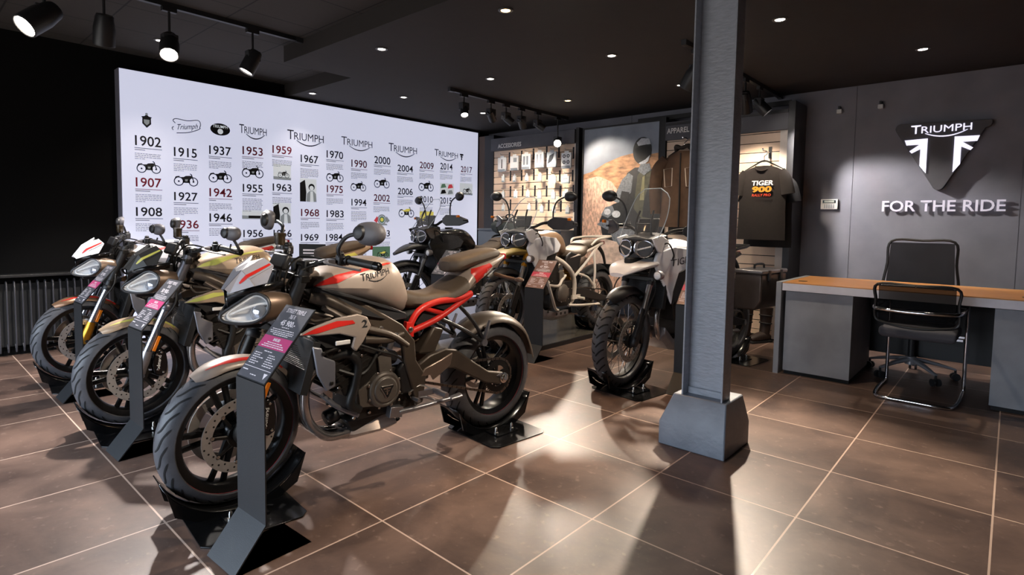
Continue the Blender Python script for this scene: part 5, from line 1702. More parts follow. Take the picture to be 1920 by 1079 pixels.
    for s in (1, -1):
        m = MB()
        m.tube([(-.28, s * .12, .70), (-.42, s * .13, .63), (-.56, s * .135, .545)], .011, 8, 3)
        m.tube([(-.40, s * .115, .765), (-.5, s * .128, .66), (-.57, s * .135, .55)], .011, 8, 3)
        m.build('pillion_hanger', BLK, B)
        m = MB()
        m.tube([(-.565, s * .14, .54), (-.575, s * .15, .6), (-.60, s * .15, .66)], [.012, .014, .01], 8, 4, flat=.6)
        m.lathe([(0, -.012), (.02, -.012), (.02, .012), (0, .012)], (-.565, s * .14, .54), (0, 1, 0), 14)
        m.build('pillion_peg', ALU, B)
        m = MB()
        m.prism([(-.12, .43), (-.15, .47), (-.25, .5), (-.325, .525), (-.31, .46), (-.24, .42), (-.2, .40), (-.185, .43)], s * .165, s * .176)
        m.build('heel_guard', mat('heel_guard_metal', '8f7d70', .35, .7), B, bevel=.006)
        m = MB()
        m.tube([(-.21, s * .17, .345), (-.21, s * .21, .345), (-.215, s * .27, .343)], [.014, .016, .014], 10, 2)
        m.box((-.16, s * .17, .345), (.1, .016, .03))
        m.build('rider_peg', ALU, B)
        m = MB()
        m.tube([(-.09, s * .165, .33), (-.15, s * .18, .325), (-.2, s * .185, .3)], .006, 8, 3)
        m.cyl((-.085, s * .16, .33), (-.085, s * .22, .33), .009, n=10)
        m.build('foot_lever', ALU, B)
    m = MB()
    m.tube([(-.01, .16, .275), (-.1, .19, .285), (-.27, .225, .305)], [.014, .012, .011], 10, 3)
    m.tube([(-.27, .225, .305), (-.33, .235, .315)], [.02, .024], 12, 1, flat=.5)
    m.prism([(-.02, .25), (.05, .26), (.04, .31), (-.03, .3)], .13, .17)
    m.build('side_stand', ALU, B, bevel=.002)
    return B


MSILV = mat('matt_silver_paint', 'a39489', .38, .15, coat=.1)
SIDEG = mat('silver_grey_panel', 'b0aeb6', .35, .2)
MIDG = mat('storm_grey_panel', '77777f', .38, .2)
O1, F1 = (-2.31, 1.668), (-.132, -1.41)
bike1 = naked_bike('silver naked motorcycle with red stripes and red subframe, nearest the camera', O1, F1, MSILV, MIDG, SIDEG, REDP, REDP, BLK, DARKM, DARKM, 'stalk', mat('rim_red', 'a5202a', .4), 9.)
DGREY = mat('jet_grey_paint', '3e3e3e', .3, .2, coat=.3)
LIME = mat('lime_gold', 'c9c763', .4)
TANKG = mat('warm_silver_paint', 'ad957c', .36, .2, coat=.1)
bike2 = naked_bike('dark grey naked motorcycle with lime stripes, middle of the three naked bikes', (O1[0] - 1.322, O1[1] - .012), F1, TANKG, DGREY, DGREY, LIME, BLK, mat('fork_grey', '6a6b72', .35, .7), mat('fork_silver', 'a8a9b2', .22, .9), ALU, 'barend', mat('rim_dark', '2a2a2c', .4), 9.)
WHITEP = mat('crystal_white_paint', 'ecebef', .22, coat=.5)
bike3 = naked_bike('white and red naked motorcycle farthest left beside the radiator', (O1[0] - 2.6, O1[1] - .01), F1, mat('bronze_fender', '8a6a52', .35, .5), WHITEP, WHITEP, REDP, BLK, BLK, mat('fork_silver', 'a8a9b2', .22, .9), GOLD, 'barend', mat('rim_red', 'a5202a', .4), 9., tank=WHITEP)


# ------------------------------------------------------------------ price stands and wheel chocks
STAND = mat('stand_powder_coat', '1e1f21', .5, bump=.15, bscale=350)
CARD = mat('card_slate', '5a595e', .45)
CARDP = mat('card_pink', 'c9487c', .5)
CARDW = mat('card_print', 'efe6ea', .5)


def price_stand(label, loc, rz=0., w=.2, lines=('STREET TRIPLE', '765 R'), price='45 900.-', disc_='848.80', cardm=None, pink=None, z0=0.):
    t = thing('price_stand', label, 'price stand', (loc[0], loc[1], z0), rz, 'price stands')
    th = .005
    prof = [(.29, 0), (.0, 0), (.115, .135), (.115, .63), (.315, .868)]
    m = MB()
    for i in range(4):
        a, b = V((0, *prof[i])), V((0, *prof[i + 1]))
        d = (b - a).normalized()
        n_ = V((0, -d.z, d.y)) * th
        m.add([V((x, 0, 0)) + p + (n_ * q) for x in (-w / 2, w / 2) for p in (a, b) for q in (0, 1)], [(0, 1, 3, 2), (4, 6, 7, 5), (0, 4, 5, 1), (2, 3, 7, 6), (0, 2, 6, 4), (1, 5, 7, 3)])
    m.build('bent_plate', STAND, t, smooth=0)
    a, b = V((0, .115, .63)), V((0, .315, .868))
    U = (b - a).normalized()
    R = V((1, 0, 0))
    N_ = R.cross(U)
    L = (b - a).length

    def at(x, y, e=.004):
        return a + R * x + U * y + N_ * e

    def rect(m, x0, x1, y0, y1, e):
        m.add([at(x0, y0, e), at(x1, y0, e), at(x1, y1, e), at(x0, y1, e)], [(0, 1, 2, 3)])
    hw = w / 2 - .004
    m = MB()
    for e in (.001, .006):
        rect(m, -hw, hw, .004, L - .004, e)
    n = len(m.v)
    m.f += [(i, (i + 1) % 4, 4 + (i + 1) % 4, 4 + i) for i in range(4)]
    m.m += [0] * 4
    c = m.build('price_card', cardm or CARD, t, smooth=0)
    m = MB()
    rect(m, -hw, hw, .125, .175, .0066)
    m.build('discount_band', pink or CARDP, c, smooth=0)
    m = MB()
    e = .0072
    o = lambda y: at(0, y, e)
    m.text(lines[0], o(.278), R, U, .018, .125, 0, .02)
    m.text(lines[1], o(.254), R, U, .018, .04, 0, .02)
    m.text(price, o(.222), R, U, .024, .1, 0, .03)
    m.text(disc_, o(.156), R, U, .013, .045, 0, .02)
    rg = random.Random(7)
    for y, ww in ((.214, .05), (.203, .15), (.195, .165), (.188, .15), (.181, .1), (.147, .1), (.139, .13), (.131, .15), (.112, .06), (.03, .0), (.018, .04)):
        if ww:
            x = -ww / 2
            while x < ww / 2 - .004:
                l_ = rg.uniform(.006, .02)
                rect(m, x, min(ww / 2, x + l_), y, y + .0034, e)
                x += l_ + .003
    for col in (-.08, .015):
        for k in range(6):
            y = .1 - k * .0085
            x = col
            while x < col + rg.uniform(.035, .06):
                l_ = rg.uniform(.006, .016)
                rect(m, x, x + l_, y, y + .0034, e)
                x += l_ + .003
    rect(m, -hw + .004, hw - .004, .045, .047, e)
    m.add([at(.06, .036, e), at(.085, .036, e), at(.0725, .014, e)], [(0, 2, 1)])
    rect(m, -.085, -.05, .03, .034, e)
    m.build('card_lettering', CARDW, c, smooth=0)
    return t


price_stand('black price stand before the silver and red naked motorcycle', (-1.952, .745, 0), rad(3))
price_stand('black price stand before the dark grey naked motorcycle with lime stripes', (-3.275, .737, 0), rad(2), lines=('STREET TRIPLE', '765 RS'), price='50 900.-')
price_stand('black price stand before the white naked motorcycle by the radiator', (-4.52, .737, 0), rad(1), lines=('STREET TRIPLE', '765 RS'), price='50 900.-')


def chocks(bike, f, r, la, lb_, z=0.):
    M_ = Matrix.Translation(bike.location) @ Matrix.Rotation(bike.rotation_euler.z, 4, 'Z')
    for x, l, q in ((f, la, 1), (r, lb_, 1)):
        p = M_ @ V((x, 0, 0))
        chock(l, (p.x, p.y, z), bike.rotation_euler.z)


for bk_, nm in ((bike1, 'silver and red naked motorcycle'), (bike2, 'dark grey and lime naked motorcycle'), (bike3, 'white and red naked motorcycle')):
    chocks(bk_, .708, -.708, 'black wheel chock under the front wheel of the ' + nm, 'black wheel chock under the rear wheel of the ' + nm)


def wire_wheel(name, par, c, R, wd, xf, rimm, discs=((1, .15),), off=.07, knob=True):
    c = V(c)
    rr = R - wd * .56
    m = MB()
    rw = wd * .62
    m.lathe([(rr + .006, -rw / 2), (rr + .016, -rw / 2), (rr + .016, -rw / 2 + .006), (rr - .004, -rw / 4), (rr - .004, rw / 4), (rr + .016, rw / 2 - .006), (rr + .016, rw / 2), (rr + .006, rw / 2), (rr - .014, rw / 4), (rr - .014, -rw / 4)], c, (0, 1, 0), 48, True)
    w = m.build(name, rimm, par, xf=xf)
    tyre(MB(), c, R, wd, knob=knob).build('tyre', [RUB, GRV], w, xf=xf)
    m = MB()
    m.lathe([(0, -.06), (.03, -.06), (.048, -.055), (.048, -.045), (.03, -.035), (.03, .035), (.048, .045), (.048, .055), (.03, .06), (0, .06)], c, (0, 1, 0), 24)
    m.build('hub', DARKM, w, xf=xf)
    m = MB()
    for i in range(32):
        a = 2 * pi * i / 32
        s = 1 if i % 2 else -1
        b = a + (.35 if (i // 2) % 2 else -.35)
        m.tube([c + V((.046 * cos(a), s * .05, .046 * sin(a))), c + V(((rr - .006) * cos(b), s * .012, (rr - .006) * sin(b)))], .0024, 5, 1)
    m.build('spokes', BOLT, w, xf=xf)
    for s, r in discs:
        brake_disc(w, c + V((0, s * off, 0)), s, r, xf)
    return w


def adventure_bike(label, O, F, z0, paint, panel, beak, fork_up, rail, tall, handg, deg=0., lettering=None, bars=True, rimm=None, panniers=False, hl=(.655, 1.0), up=0.):
    B = thing('adventure_motorcycle', label, 'motorcycle', (O[0], O[1], z0), math.atan2(F[1], F[0]))
    X = steer((.47, 0, 1.0), (-.38, 0, .925), deg)
    fa, ra = (.778, 0, .352), (-.778, 0, .335)
    wire_wheel('front_wheel', B, fa, .345, .112, X, rimm or RIMB, ((1, .155), (-1, .155)))
    fender('front_fender', BLK, B, fa, .362, .07, 55, 150, X, tip=.4)
    for s in (1, -1):
        m = MB()
        m.mi = 0
        m.cyl((.495, s * .105, 1.05), (.615, s * .105, .755), .028, n=16)
        m.mi = 1
        m.cyl((.615, s * .105, .755), (.74, s * .105, .45), .022, n=16)
        m.mi = 2
        m.tube([(.70, s * .105, .54), (.74, s * .105, .44), (.778, s * .1, .352), (.78, s * .098, .32)], [.026, .03, .034, .026], 14, 3)
        m.build('fork_leg', [fork_up, STEEL, BLK], B, xf=X)
        m = MB()
        m.prism([(.70, .58), (.735, .60), (.83, .40), (.80, .37)], s * .118, s * .135)
        m.build('fork_guard', BLK, B, bevel=.006, xf=X)
        MB().prism([(.655, .33), (.69, .32), (.70, .42), (.68, .46), (.645, .44)], s * .075, s * .11).build('brake_caliper', GLB, B, bevel=.008, xf=X)
        MB().tube([(.6, s * .1, .85), (.64, s * .17, .74), (.70, s * .15, .6), (.68, s * .1, .45)], .0055, 6, 6).build('brake_hose', HOSE, B, xf=X)
    for z, u in ((1.03, .505), (.80, .60)):
        m = MB()
        m.prism([(u - .09, .02), (u - .09, -.02), (u - .03, -.1), (u - .02, -.135), (u + .02, -.135), (u + .03, -.1), (u + .03, .1), (u + .02, .135), (u - .02, .135), (u - .03, .1)], z - .016, z + .016, lambda a, b, d: (a, b, d))
        m.build('triple_clamp', DARKM, B, bevel=.004, xf=X)
    MB().tube([(.30, .42, 1.165), (.36, .3, 1.175), (.43, .18, 1.16), (.455, .09, 1.12), (.455, 0, 1.115), (.455, -.09, 1.12), (.43, -.18, 1.16), (.36, -.3, 1.175), (.30, -.42, 1.165)], .014, 10, 5).build('handlebar', DARKM, B, xf=X)
    MB().bx(.43, .48, -.06, .06, 1.05, 1.13).build('bar_clamp', DARKM, B, bevel=.006, xf=X)
    for s in (1, -1):
        MB().tube([(.302, s * .415, 1.166), (.348, s * .31, 1.175)], .0185, 12, 1).build('grip', HOSE, B, xf=X)
        MB().box((.375, s * .265, 1.172), (.045, .06, .05), ('Z', -s * .45)).build('switch_pod', BLK, B, bevel=.008, xf=X)
        m = MB()
        lever(m, [(.42, s * .24, 1.165), (.44, s * .28, 1.16), (.42, s * .34, 1.155), (.385, s * .40, 1.15)], [.01, .009, .007, .008])
        m.build('lever', ALU, B, xf=X)
        hgp = [(.27, 1.185), (.33, 1.22), (.42, 1.215), (.47, 1.175), (.475, 1.14), (.43, 1.105), (.33, 1.105), (.27, 1.14)]
        hf = lambda a: .475 - 6. * max(0, a - .30) ** 2
        MB().prism(hgp, lambda a, b: hf(a), lambda a, b: hf(a) + .022, lambda a, b, d: (d, s * a, b)).build('handguard', handg if handg is not BLK else mat('handguard_grey', '3c3c40', .45), B, xf=X, bevel=.008)
        MB().tube([(.30, s * .425, 1.165), (.31, s * .47, 1.165), (.36, s * .465, 1.165)], .009, 8, 3).build('guard_stay', BLK, B, xf=X)
        MB().bx(.40, .435, s * .455 - .012, s * .455 + .012, 1.19, 1.215).build('turn_signal', AMBER, B, bevel=.005, xf=X)
        m = MB()
        m.tube([(.39, s * .26, 1.19), (.395, s * .265, 1.28), (.40, s * .30, 1.36), (.395, s * .37, 1.40), (.39, s * .40, 1.405)], .0075, 8, 5)
        st = m.build('mirror_stalk', BLK, B, xf=X)
        mc = V((.385, s * .435, 1.41))
        rg = []
        for d, q in ((-.01, .96), (0, 1), (.014, .92), (.026, .7), (.033, .35)):
            rg.append([mc + V((d, s * .068 * q * cos(a) * (1 + .12 * cos(a)), .048 * q * sin(a))) for a in [2 * pi * i / 20 for i in range(20)]])
        MB().loft(rg).build('mirror', BLK, st, xf=X)
        MB().add([mc + V((-.0105, s * .064 * cos(a), .045 * sin(a))) for a in [2 * pi * i / 20 for i in range(20)]], [tuple(range(20))]).build('mirror_glass', CHROME, st, xf=X)
    # --- face: lamps, cowl, beak, screen (fixed to the frame)
    hu, hz = hl
    for s in (1, -1):
        c = V((hu, s * .078, hz))
        nrm = V((1, s * .28, .05)).normalized()
        ya = V((0, 0, 1)).cross(nrm).normalized()
        za = nrm.cross(ya)
        shp = [(-.066, .01), (-.05, .045), (-.01, .058), (.04, .05), (.072, .02), (.07, -.02), (.035, -.055), (-.015, -.06), (-.055, -.035)]
        shp = [(p.x * s, p.y) for p in crom([(a, b, 0) for a, b in shp], 3, True)]
        P = lambda q, d: [c + ya * (a * q) + za * (b * q) + nrm * d for a, b in shp]
        h = MB().loft([P(1.08, .0), P(1.12, -.02), P(1.0, -.09), P(.7, -.13)], cap=(0, 1)).build('headlamp', BLK, B)
        MB().tube(P(1.02, .002), .006, 8, 1, closed=True).build('lamp_rim', CHROME, h)
        MB().loft([P(1.0, -.002), P(.85, -.035), P(.5, -.055), P(.2, -.06)], cap=(0, 1)).build('reflector', REFL, h)
        MB().tube([c + ya * (-.05 * s) + za * (-.012) + nrm * -.005, c + ya * (.055 * s) + za * .015 + nrm * -.005], .006, 8, 1).build('running_light', WHITE, h)
        MB().lathe([(0, 0), (.02, 0), (.022, .01), (.01, .02), (0, .02)], c + za * .022 - nrm * .05, nrm, 16).lathe([(0, 0), (.02, 0), (.022, .01), (.01, .02), (0, .02)], c - za * .028 - nrm * .05, nrm, 16).build('projector', mat('projector_glass', 'a8adb8', .06, .7), h)
        MB().loft([P(1, .001), P(.8, .01), P(.4, .015)], cap=(0, 1)).build('lamp_glass', GLASS, h)
    m = MB()
    m.loft([[(hu - .02, -.15, hz), (hu - .02, -.13, hz + .07), (hu - .0, 0, hz + .085), (hu - .02, .13, hz + .07), (hu - .02, .15, hz), (hu - .02, .1, hz - .07), (hu, 0, hz - .07), (hu - .02, -.1, hz - .07)],
            [(hu - .2, -.16, hz + .02), (hu - .2, -.15, hz + .1), (hu - .2, 0, hz + .13), (hu - .2, .15, hz + .1), (hu - .2, .16, hz + .02), (hu - .2, .12, hz - .06), (hu - .2, 0, hz - .07), (hu - .2, -.12, hz - .06)]])
    m.build('cowl', BLK, B, bevel=.008)
    for s in (1, -1):
        MB().prism([(hu + .01, hz + .075), (hu - .1, hz + .1), (hu - .2, hz + .06), (hu - .17, hz - .05), (hu - .06, hz - .02), (hu - .03, hz + .02)], s * .15, s * .165).build('nose_panel', panel, B, bevel=.006)
    bz = hz - .1
    if beak[1] == 'long':
        rows_ = [(.56, bz - .01, .13, bz + .025, bz - .05), (.70, bz - .005, .12, bz + .025, bz - .045), (.82, bz - .035, .085, bz - .01, bz - .06), (.93, bz - .085, .03, bz - .07, bz - .1)]
    else:
        rows_ = [(.58, bz - .01, .17, bz + .02, bz - .05), (.68, bz - .02, .165, bz + .0, bz - .06), (.78, bz - .05, .13, bz - .02, bz - .08), (.86, bz - .09, .06, bz - .075, bz - .105)]
    body(rows_, 22, 2.6, .9).build('beak', beak[0], B)
    MB().bx(.60, .74, -.03, .03, bz - .01, bz + .03).build('beak_vent', BLKM, B, bevel=.008)
    sw_, st_ = (.17, .13) if tall else (.15, .1)
    z1 = hz + (.45 if tall else .40)
    rg = []
    for i in range(11):
        t = i / 10
        ww = (sw_ + (st_ - sw_) * t) * (1 if t < .8 else (1 - ((t - .8) / .2) ** 2 * .45)) + .025 * sin(pi * t)
        rg.append([V((hu + .02 - (.26 if not tall else .22) * t - .35 * (q * ww) ** 2 / .17, q * ww, hz + .07 + (z1 - hz - .07) * t)) for q in [-1 + j / 5 for j in range(11)]])
    o = MB().loft(rg, cap=(0, 0), closed=False).build('windscreen', SCREEN, B, smooth=60)
    o.modifiers.new('thick', 'SOLIDIFY').thickness = .004
    edge = [r[0] for r in rg] + list(rg[-1][1:-1]) + [r[-1] for r in reversed(rg)]
    MB().tube(edge, .0035, 6, 1).build('screen_edge', mat('screen_edge', 'c9d2da', .1, 0, trans=.3), B)
    m = MB()
    for s in (1, -1):
        m.tube([(hu - .12, s * .06, hz + .08), (hu - .1, s * .07, hz + .18), (hu - .14, s * .06, hz + .28)], .008, 8, 3)
    m.tube([(hu - .1, -.07, hz + .18), (hu - .1, .07, hz + .18)], .006, 8, 1)
    m.build('screen_bracket', BLK, B)
    MB().box((hu - .16, 0, hz + .17), (.02, .18, .11), ('Y', -.3)).build('instrument', BLK, B, bevel=.008)
    MB().box((hu - .173, 0, hz + .172), (.004, .15, .085), ('Y', -.3)).build('instrument_screen', GLB, B)
    for s in (1, -1):
        m = MB()
        m.lathe([(0, 0), (.028, 0), (.034, .02), (.034, .045), (.03, .05), (0, .05)], (.60, s * .2, .83), (1, 0, 0), 20)
        m.cyl((.6, s * .19, .83), (.55, s * .12, .82), .008, n=8)
        f_ = m.build('fog_lamp', ALU, B)
        MB().lathe([(0, 0), (.027, 0), (.02, .006), (0, .008)], (.651, s * .2, .83), (1, 0, 0), 18).build('fog_lens', REFL, f_)
    # --- bodywork
    tk = body([(.45, 1.0, .07, 1.03, .93), (.38, 1.0, .14, 1.06, .9), (.25, .99, .175, 1.085, .88), (.12, .97, .175, 1.08, .85), (.02, .94, .14, 1.03, .83), (-.06, .9, .1, .95, .82)], 26, 2.9, .8).build('fuel_tank', paint, B)
    MB().lathe([(0, 0), (.042, 0), (.046, .004), (.044, .012), (0, .014)], (.24, 0, 1.083), n=22).build('filler_cap', BLK, tk)
    for s in (1, -1):
        sh = [(.58, .99), (.44, 1.035), (.28, 1.02), (.20, .95), (.24, .88), (.40, .84), (.44, .70), (.45, .60), (.49, .70), (.57, .84), (.60, .92)]
        q = MB()
        q.prism(sh, lambda a, b: s * (.11 + .1 * max(0, min(1, (.62 - a) / .25))), lambda a, b: s * (.135 + .1 * max(0, min(1, (.62 - a) / .25))))
        so = q.build('side_panel', panel, B, bevel=.012)
        q = MB()
        q.prism([(.40, .835), (.22, .875), (.26, .79), (.37, .64), (.43, .60)], s * .15, s * .2)
        q.build('lower_panel', handg if panel is not handg else BLK, B, bevel=.008)
        if lettering and s > 0:
            decal('lettering', geo_text(lettering, .24, .05, .0, .2), (.36, s * .6, .905), (-s, 0, .15), (.15 * s, 0, 1), (0, -s, 0), so, INK, so)
        MB().tube([(.50, s * .13, 1.04), (.52, s * .2, 1.06), (.48, s * .22, .98), (.44, s * .18, .93)], .006, 6, 5).build('hose', HOSE, B)
        MB().prism([(-.02, .83), (-.1, .87), (-.28, .83), (-.25, .70), (-.1, .66), (.02, .72)], s * .12, s * .145).build('frame_cover', BLK, B, bevel=.01)
    MB().box((.50, 0, .70), (.04, .36, .26), ('Y', -.2)).build('radiator', RADM, B, bevel=.006)
    m = MB()
    for i in range(16):
        m.box((.522 + (i - 7.5) * .003, 0, .70 + (i - 7.5) * .0145), (.004, .33, .004), ('Y', -.2))
    m.build('radiator_fins', DARKM, B)
    m = MB()
    m.bx(-.16, .25, -.15, .15, .33, .58)
    m.prism([(.06, .54), (.34, .46), (.40, .72), (.16, .80)], -.16, .16)
    m.build('engine_block', ENGM, B, bevel=.012)
    cov = MB()
    cov.lathe([(0, 0), (.09, 0), (.09, .03), (.07, .05), (.03, .055), (0, .055)], (.08, .15, .47), (0, 1, 0), 30).prism([(.06, .56), (.14, .58), (.15, .68), (.08, .7)], .14, .18)
    cov.build('alternator_cover', COVM, B, bevel=.003)
    bolts(MB(), [(.08 + .09 * cos(a), .18, .47 + .09 * sin(a)) for a in [rad(20 + i * 45) for i in range(8)]] + [(-.05, .15, .4), (-.1, .15, .5), (.25, .165, .6), (.33, .165, .7)], .008).build('engine_bolt', BOLT, B)
    m = MB()
    for v in (-.08, 0, .08):
        m.tube([(.36, v, .62), (.45, v, .55), (.46, v, .42), (.38, v * .8, .32), (.2, v * .6, .29), (.0, -.06 + v * .3, .3)], .021, 10, 5)
    m.build('exhaust_headers', EXH, B)
    m = MB()
    m.tube([(.0, -.08, .3), (-.2, -.14, .38), (-.38, -.19, .5)], .024, 12, 4)
    m.tube([(-.36, -.19, .49), (-.45, -.2, .56), (-.85, -.21, .74)], [.03, .055, .055], 16, 3)
    m.build('silencer', CAN, B)
    sp = MB()
    sp.loft([[(u, -w_, z), (u, -w_ * .7, z - .04), (u, w_ * .7, z - .04), (u, w_, z), (u, w_, z + .05), (u, w_ - .01, z + .05), (u, -w_ + .01, z + .05), (u, -w_, z + .05)] for u, w_, z in ((.42, .13, .37), (.32, .14, .27), (.15, .15, .235), (-.06, .15, .24))])
    spo = sp.build('skid_plate', ALU, B, bevel=.006)
    m = MB()
    for s in (1, -1):
        for u, z in ((.0, .262), (.07, .262), (.14, .262), (.28, .3)):
            m.lathe([(0, 0), (.014, 0), (.014, .002), (0, .002)], (u, s * .1495, z), (0, s, 0), 14)
    m.build('plate_hole', BLKM, spo)
    m = MB()
    for s in (1, -1):
        m.tube([(.48, s * .1, .98), (.3, s * .15, .86), (.05, s * .16, .76), (-.12, s * .155, .62), (-.14, s * .15, .42), (-.08, s * .13, .32)], [.024, .026, .024, .026, .024, .02], 10, 5)
        m.tube([(.45, s * .11, .88), (.36, s * .15, .66), (.3, s * .16, .58)], .02, 10, 4)
    m.build('main_frame', rail if rail is not BLK else BLK, B)
    m = MB()
    for s in (1, -1):
        m.tube([(-.02, s * .13, .80), (-.35, s * .135, .86), (-.72, s * .12, .95)], .014, 8, 4)
        m.tube([(-.13, s * .145, .60), (-.40, s * .145, .78), (-.62, s * .125, .925)], .014, 8, 3)
        m.tube([(-.2, s * .145, .65), (-.36, s * .17, .60), (-.47, s * .175, .50)], .013, 8, 3)
        m.tube([(-.52, s * .14, .86), (-.5, s * .17, .66), (-.47, s * .175, .50)], .013, 8, 3)
        m.box((-.47, s * .18, .50), (.03, .03, .05))
    m.build('subframe', rail, B)
    if bars:
        for s in (1, -1):
            m = MB()
            m.tube([(.46, s * .12, .80), (.47, s * .2, .74), (.44, s * .26, .60), (.38, s * .27, .46), (.26, s * .22, .34), (.12, s * .15, .30)], .0135, 10, 6)
            m.tube([(.44, s * .26, .58), (.26, s * .25, .56), (.12, s * .19, .6), (.02, s * .16, .64)], .0135, 10, 5)
            m.build('crash_bar', STEEL if rail is BLK else rail, B)
    body([(-.01, .86, .07, .93, .82), (-.08, .84, .1, .905, .79), (-.2, .84, .14, .885, .78), (-.32, .85, .155, .895, .79), (-.4, .87, .14, .935, .81), (-.44, .89, .11, .95, .83)], 24, 3., .85).build('rider_seat', SEATM, B)
    body([(-.40, .91, .1, .95, .87), (-.46, .92, .125, .975, .87), (-.6, .93, .125, .985, .88), (-.72, .94, .1, .985, .9), (-.77, .95, .07, .975, .92)], 22, 3., .85).build('pillion_seat', SEATM, B)
    body([(-.5, .89, .11, .91, .85), (-.7, .92, .1, .945, .88), (-.85, .95, .06, .965, .93)], 18, 3., .8).build('tail_panel', BLK, B)
    MB().bx(-.875, -.84, -.05, .05, .93, .965).build('tail_lamp', TAILR, B, bevel=.006)
    m = MB()
    for s in (1, -1):
        m.tube([(-.48, s * .13, .93), (-.55, s * .16, .99), (-.75, s * .15, 1.01), (-.92, s * .1, 1.02)], .012, 8, 4)
    m.tube([(-.92, -.1, 1.02), (-.92, .1, 1.02)], .012, 8, 1).tube([(-.8, -.14, 1.012), (-.8, .14, 1.012)], .01, 8, 1)
    m.build('luggage_rack', rail, B)
    # --- rear end
    wire_wheel('rear_wheel', B, ra, .327, .15, None, rimm or RIMB, ((-1, .13),), .085)
    fender('rear_hugger', BLK, B, ra, .342, .085, 50, 125, None, tip=.8, n=10)
    for s in (1, -1):
        MB().prism([(-.12, .50), (-.35, .485), (-.7, .385), (-.84, .355), (-.84, .315), (-.65, .32), (-.35, .38), (-.14, .42)], s * .12, s * .155).build('swingarm', BLK, B, bevel=.01)
        bolts(MB(), [(-.778, s * .155, .335)], .024, (0, s, 0), .016).build('axle_nut', BOLT, B)
        m = MB()
        m.tube([(-.19, s * .16, .40), (-.19, s * .25, .4)], .014, 10, 1)
        m.box((-.16, s * .165, .41), (.14, .02, .04))
        m.build('rider_peg', rail if rail is not BLK else ALU, B)
    c = V((-.778, .105, .335))
    m = MB()
    m.torus(c, (0, 1, 0), .095, .007, 36, 6)
    m.tube([c + V((-.01, 0, .1)), (-.15, .105, .505)], .008, 6, 1).tube([c + V((-.01, 0, -.1)), (-.15, .105, .43)], .008, 6, 1)
    m.build('chain', mat('chain_steel', '6d6258', .35, .9), B)
    MB().box((-.25, 0, .66), (.06, .06, .3), ('Y', .3)).torus((-.25, 0, .66), (.3, 0, .95), .045, .01, 18, 6).torus((-.235, 0, .71), (.3, 0, .95), .045, .01, 18, 6).torus((-.265, 0, .61), (.3, 0, .95), .045, .01, 18, 6).build('rear_shock', GOLD, B)
    m = MB()
    m.tube([(-.03, .17, .34), (-.16, .22, .33), (-.33, .27, .33)], [.014, .013, .012], 10, 3)
    m.tube([(-.33, .27, .33), (-.4, .285, .33)], [.018, .026], 12, 1, flat=.5)
    m.build('side_stand', rail if rail is not BLK else ALU, B)
    MB().tube([(-.80, 0, .92), (-.92, 0, .82), (-.98, 0, .68)], [.03, .025, .02], 10, 4, flat=.5, up=(0, 1, 0)).box((-.985, 0, .64), (.008, .17, .13), ('Y', .25)).build('plate_holder', BLK, B)
    if panniers:
        for s in (1, -1):
            m = MB()
            m.loft([[(u0, s * y, z) for u0, y in ((-.48, .2), (-.94, .2), (-.94, yo), (-.48, yo))] for z, yo in ((.50, .38), (.58, .43), (.80, .43))])
            p = m.build('pannier', mat('pannier_aluminium', '6f6560', .4, .8, var=.1), B, bevel=.012)
            MB().bx(-.95, -.47, s * .19, s * .44, .80, .835).build('pannier_lid', ALU, p, bevel=.012)
            MB().bx(-.62, -.58, s * .43, s * .445, .74, .83).bx(-.84, -.80, s * .43, s * .445, .74, .83).build('latch', BLK, p, bevel=.003)
            MB().tube([(-.8, s * .3, .836), (-.78, s * .3, .87), (-.64, s * .3, .87), (-.62, s * .3, .836)], .009, 8, 4).build('carry_handle', BLK, p)
    return B


KHAKI = mat('khaki_paint', '8c7a3c', .4)
SAP = mat('sapphire_black_paint', '2b2a2b', .25, .4, coat=.3)
WFR = mat('white_frame', 'd9d0c6', .4)
bike4 = adventure_bike('dark adventure motorcycle before the white history panel with bag on its rack', (-4.6, 4.5), (-.13, -1), .046, SAP, SAP, (GRAPH, 'long'), BLK, BLK, False, BLK, -4.)
bike5 = adventure_bike('white and khaki adventure motorcycle with pale frame before the accessories unit', (-3.42, 4.6), (0, -1), .046, mat('stone_tank', 'a2856b', .35, .3), WHITEP, (KHAKI, 'long'), GOLD, WFR, False, BLK, 3.)
bike6 = adventure_bike('white adventure motorcycle with tall clear screen, just left of the steel column', (-1.98, 4.42), (-.13, -1), .006, WHITEP, WHITEP, (WHITEP, 'short'), BLK, BLK, True, GRAPH, 6., 'TIGER', False, RIMB, True, (.655, 1.02))
for bk_, nm, z in ((bike4, 'dark adventure motorcycle', .04), (bike5, 'white and khaki adventure motorcycle', .04), (bike6, 'white adventure motorcycle beside the column', 0)):
    chocks(bk_, .778, -.778, 'black wheel chock under the front wheel of the ' + nm, 'black wheel chock under the rear wheel of the ' + nm, z)
BRC = mat('card_brown_glare', '8a6a60', .35)
price_stand('black price stand before the dark adventure motorcycle', (-4.2, 3.62, 0), rad(0), .22, ('TIGER 900', 'GT'), '67 900.-', z0=.041)
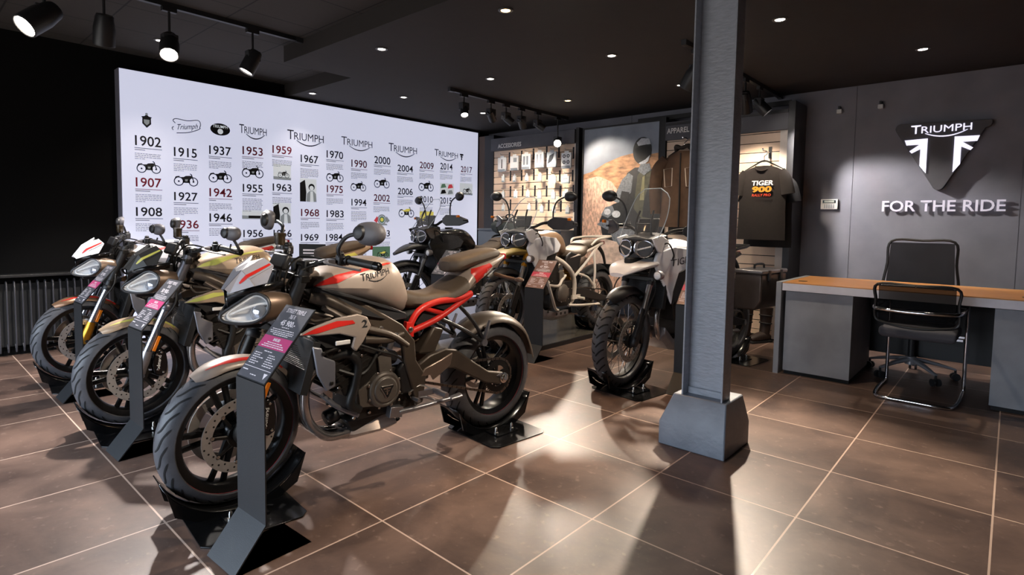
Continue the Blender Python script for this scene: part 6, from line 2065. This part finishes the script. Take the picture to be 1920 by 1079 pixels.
price_stand('black price stand before the white and khaki adventure motorcycle', (-3.06, 3.72, 0), rad(0), .21, ('TIGER 900', 'RALLY'), '67 900.-', cardm=BRC, pink=mat('card_coral', 'd0485c', .5))
price_stand('black price stand half hidden behind the left edge of the steel column', (-1.66, 3.73, 0), rad(0), .2, ('TIGER 1200', 'XRT'), '87 900.-', cardm=BRC, pink=mat('card_coral', 'd0485c', .5))
BAGM = mat('bag_canvas', '4b5350', .85, var=.2, nscale=14, bump=.4, bscale=60)
M4 = Matrix.Translation(bike4.location) @ Matrix.Rotation(bike4.rotation_euler.z, 4, 'Z')
bp = M4 @ V((-.66, 0, 1.0))
bag = thing('roll_bag', 'dark grey green roll bag strapped on the tail of the dark motorcycle', 'bag', bp, bike4.rotation_euler.z)
rg = []
for y, r in ((-.25, .04), (-.235, .085), (-.18, .1), (-.06, .108), (.06, .106), (.18, .1), (.235, .085), (.25, .04)):
    rg.append([V((r * 1.15 * cos(a) + .006 * sin(5 * a + y * 20), y, .11 + r * .95 * sin(a) + .006 * cos(4 * a + y * 30))) for a in [2 * pi * i / 22 for i in range(22)]])
MB().loft(rg).build('body', BAGM, bag)
MB().torus((0, .1, .11), (0, 1, 0), .118, .006, 28, 5).torus((0, -.1, .11), (0, 1, 0), .118, .006, 28, 5).build('strap', BLKM, bag)
MB().tube([(.0, -.07, .215), (.0, -.05, .25), (.0, .05, .25), (.0, .07, .215)], .008, 8, 5).build('handle', BLKM, bag)
sgn = thing('counter_sign', 'small black sign with pale lines of text behind the silver motorcycle', 'sign', (-4.2, 2.36, 0), rad(40))
MB().bx(-.012, .012, -.012, .012, 0, .85).bx(-.1, .1, -.08, .08, 0, .012).build('post', BLK, sgn)
MB().box((0, -.0, .92), (.22, .008, .17)).build('board', BLKM, sgn, bevel=.003)
m = MB()
rg_ = random.Random(2)
for i, z in enumerate((.95, .925, .9, .875)):
    m.add([(x, -.0052, z + dz) for x, dz in ((-.075, 0), (.05 + .01 * i, 0), (.05 + .01 * i, .012), (-.075, .012))], [(0, 1, 2, 3)])
m.build('sign_lettering', CARDW, sgn, smooth=0)
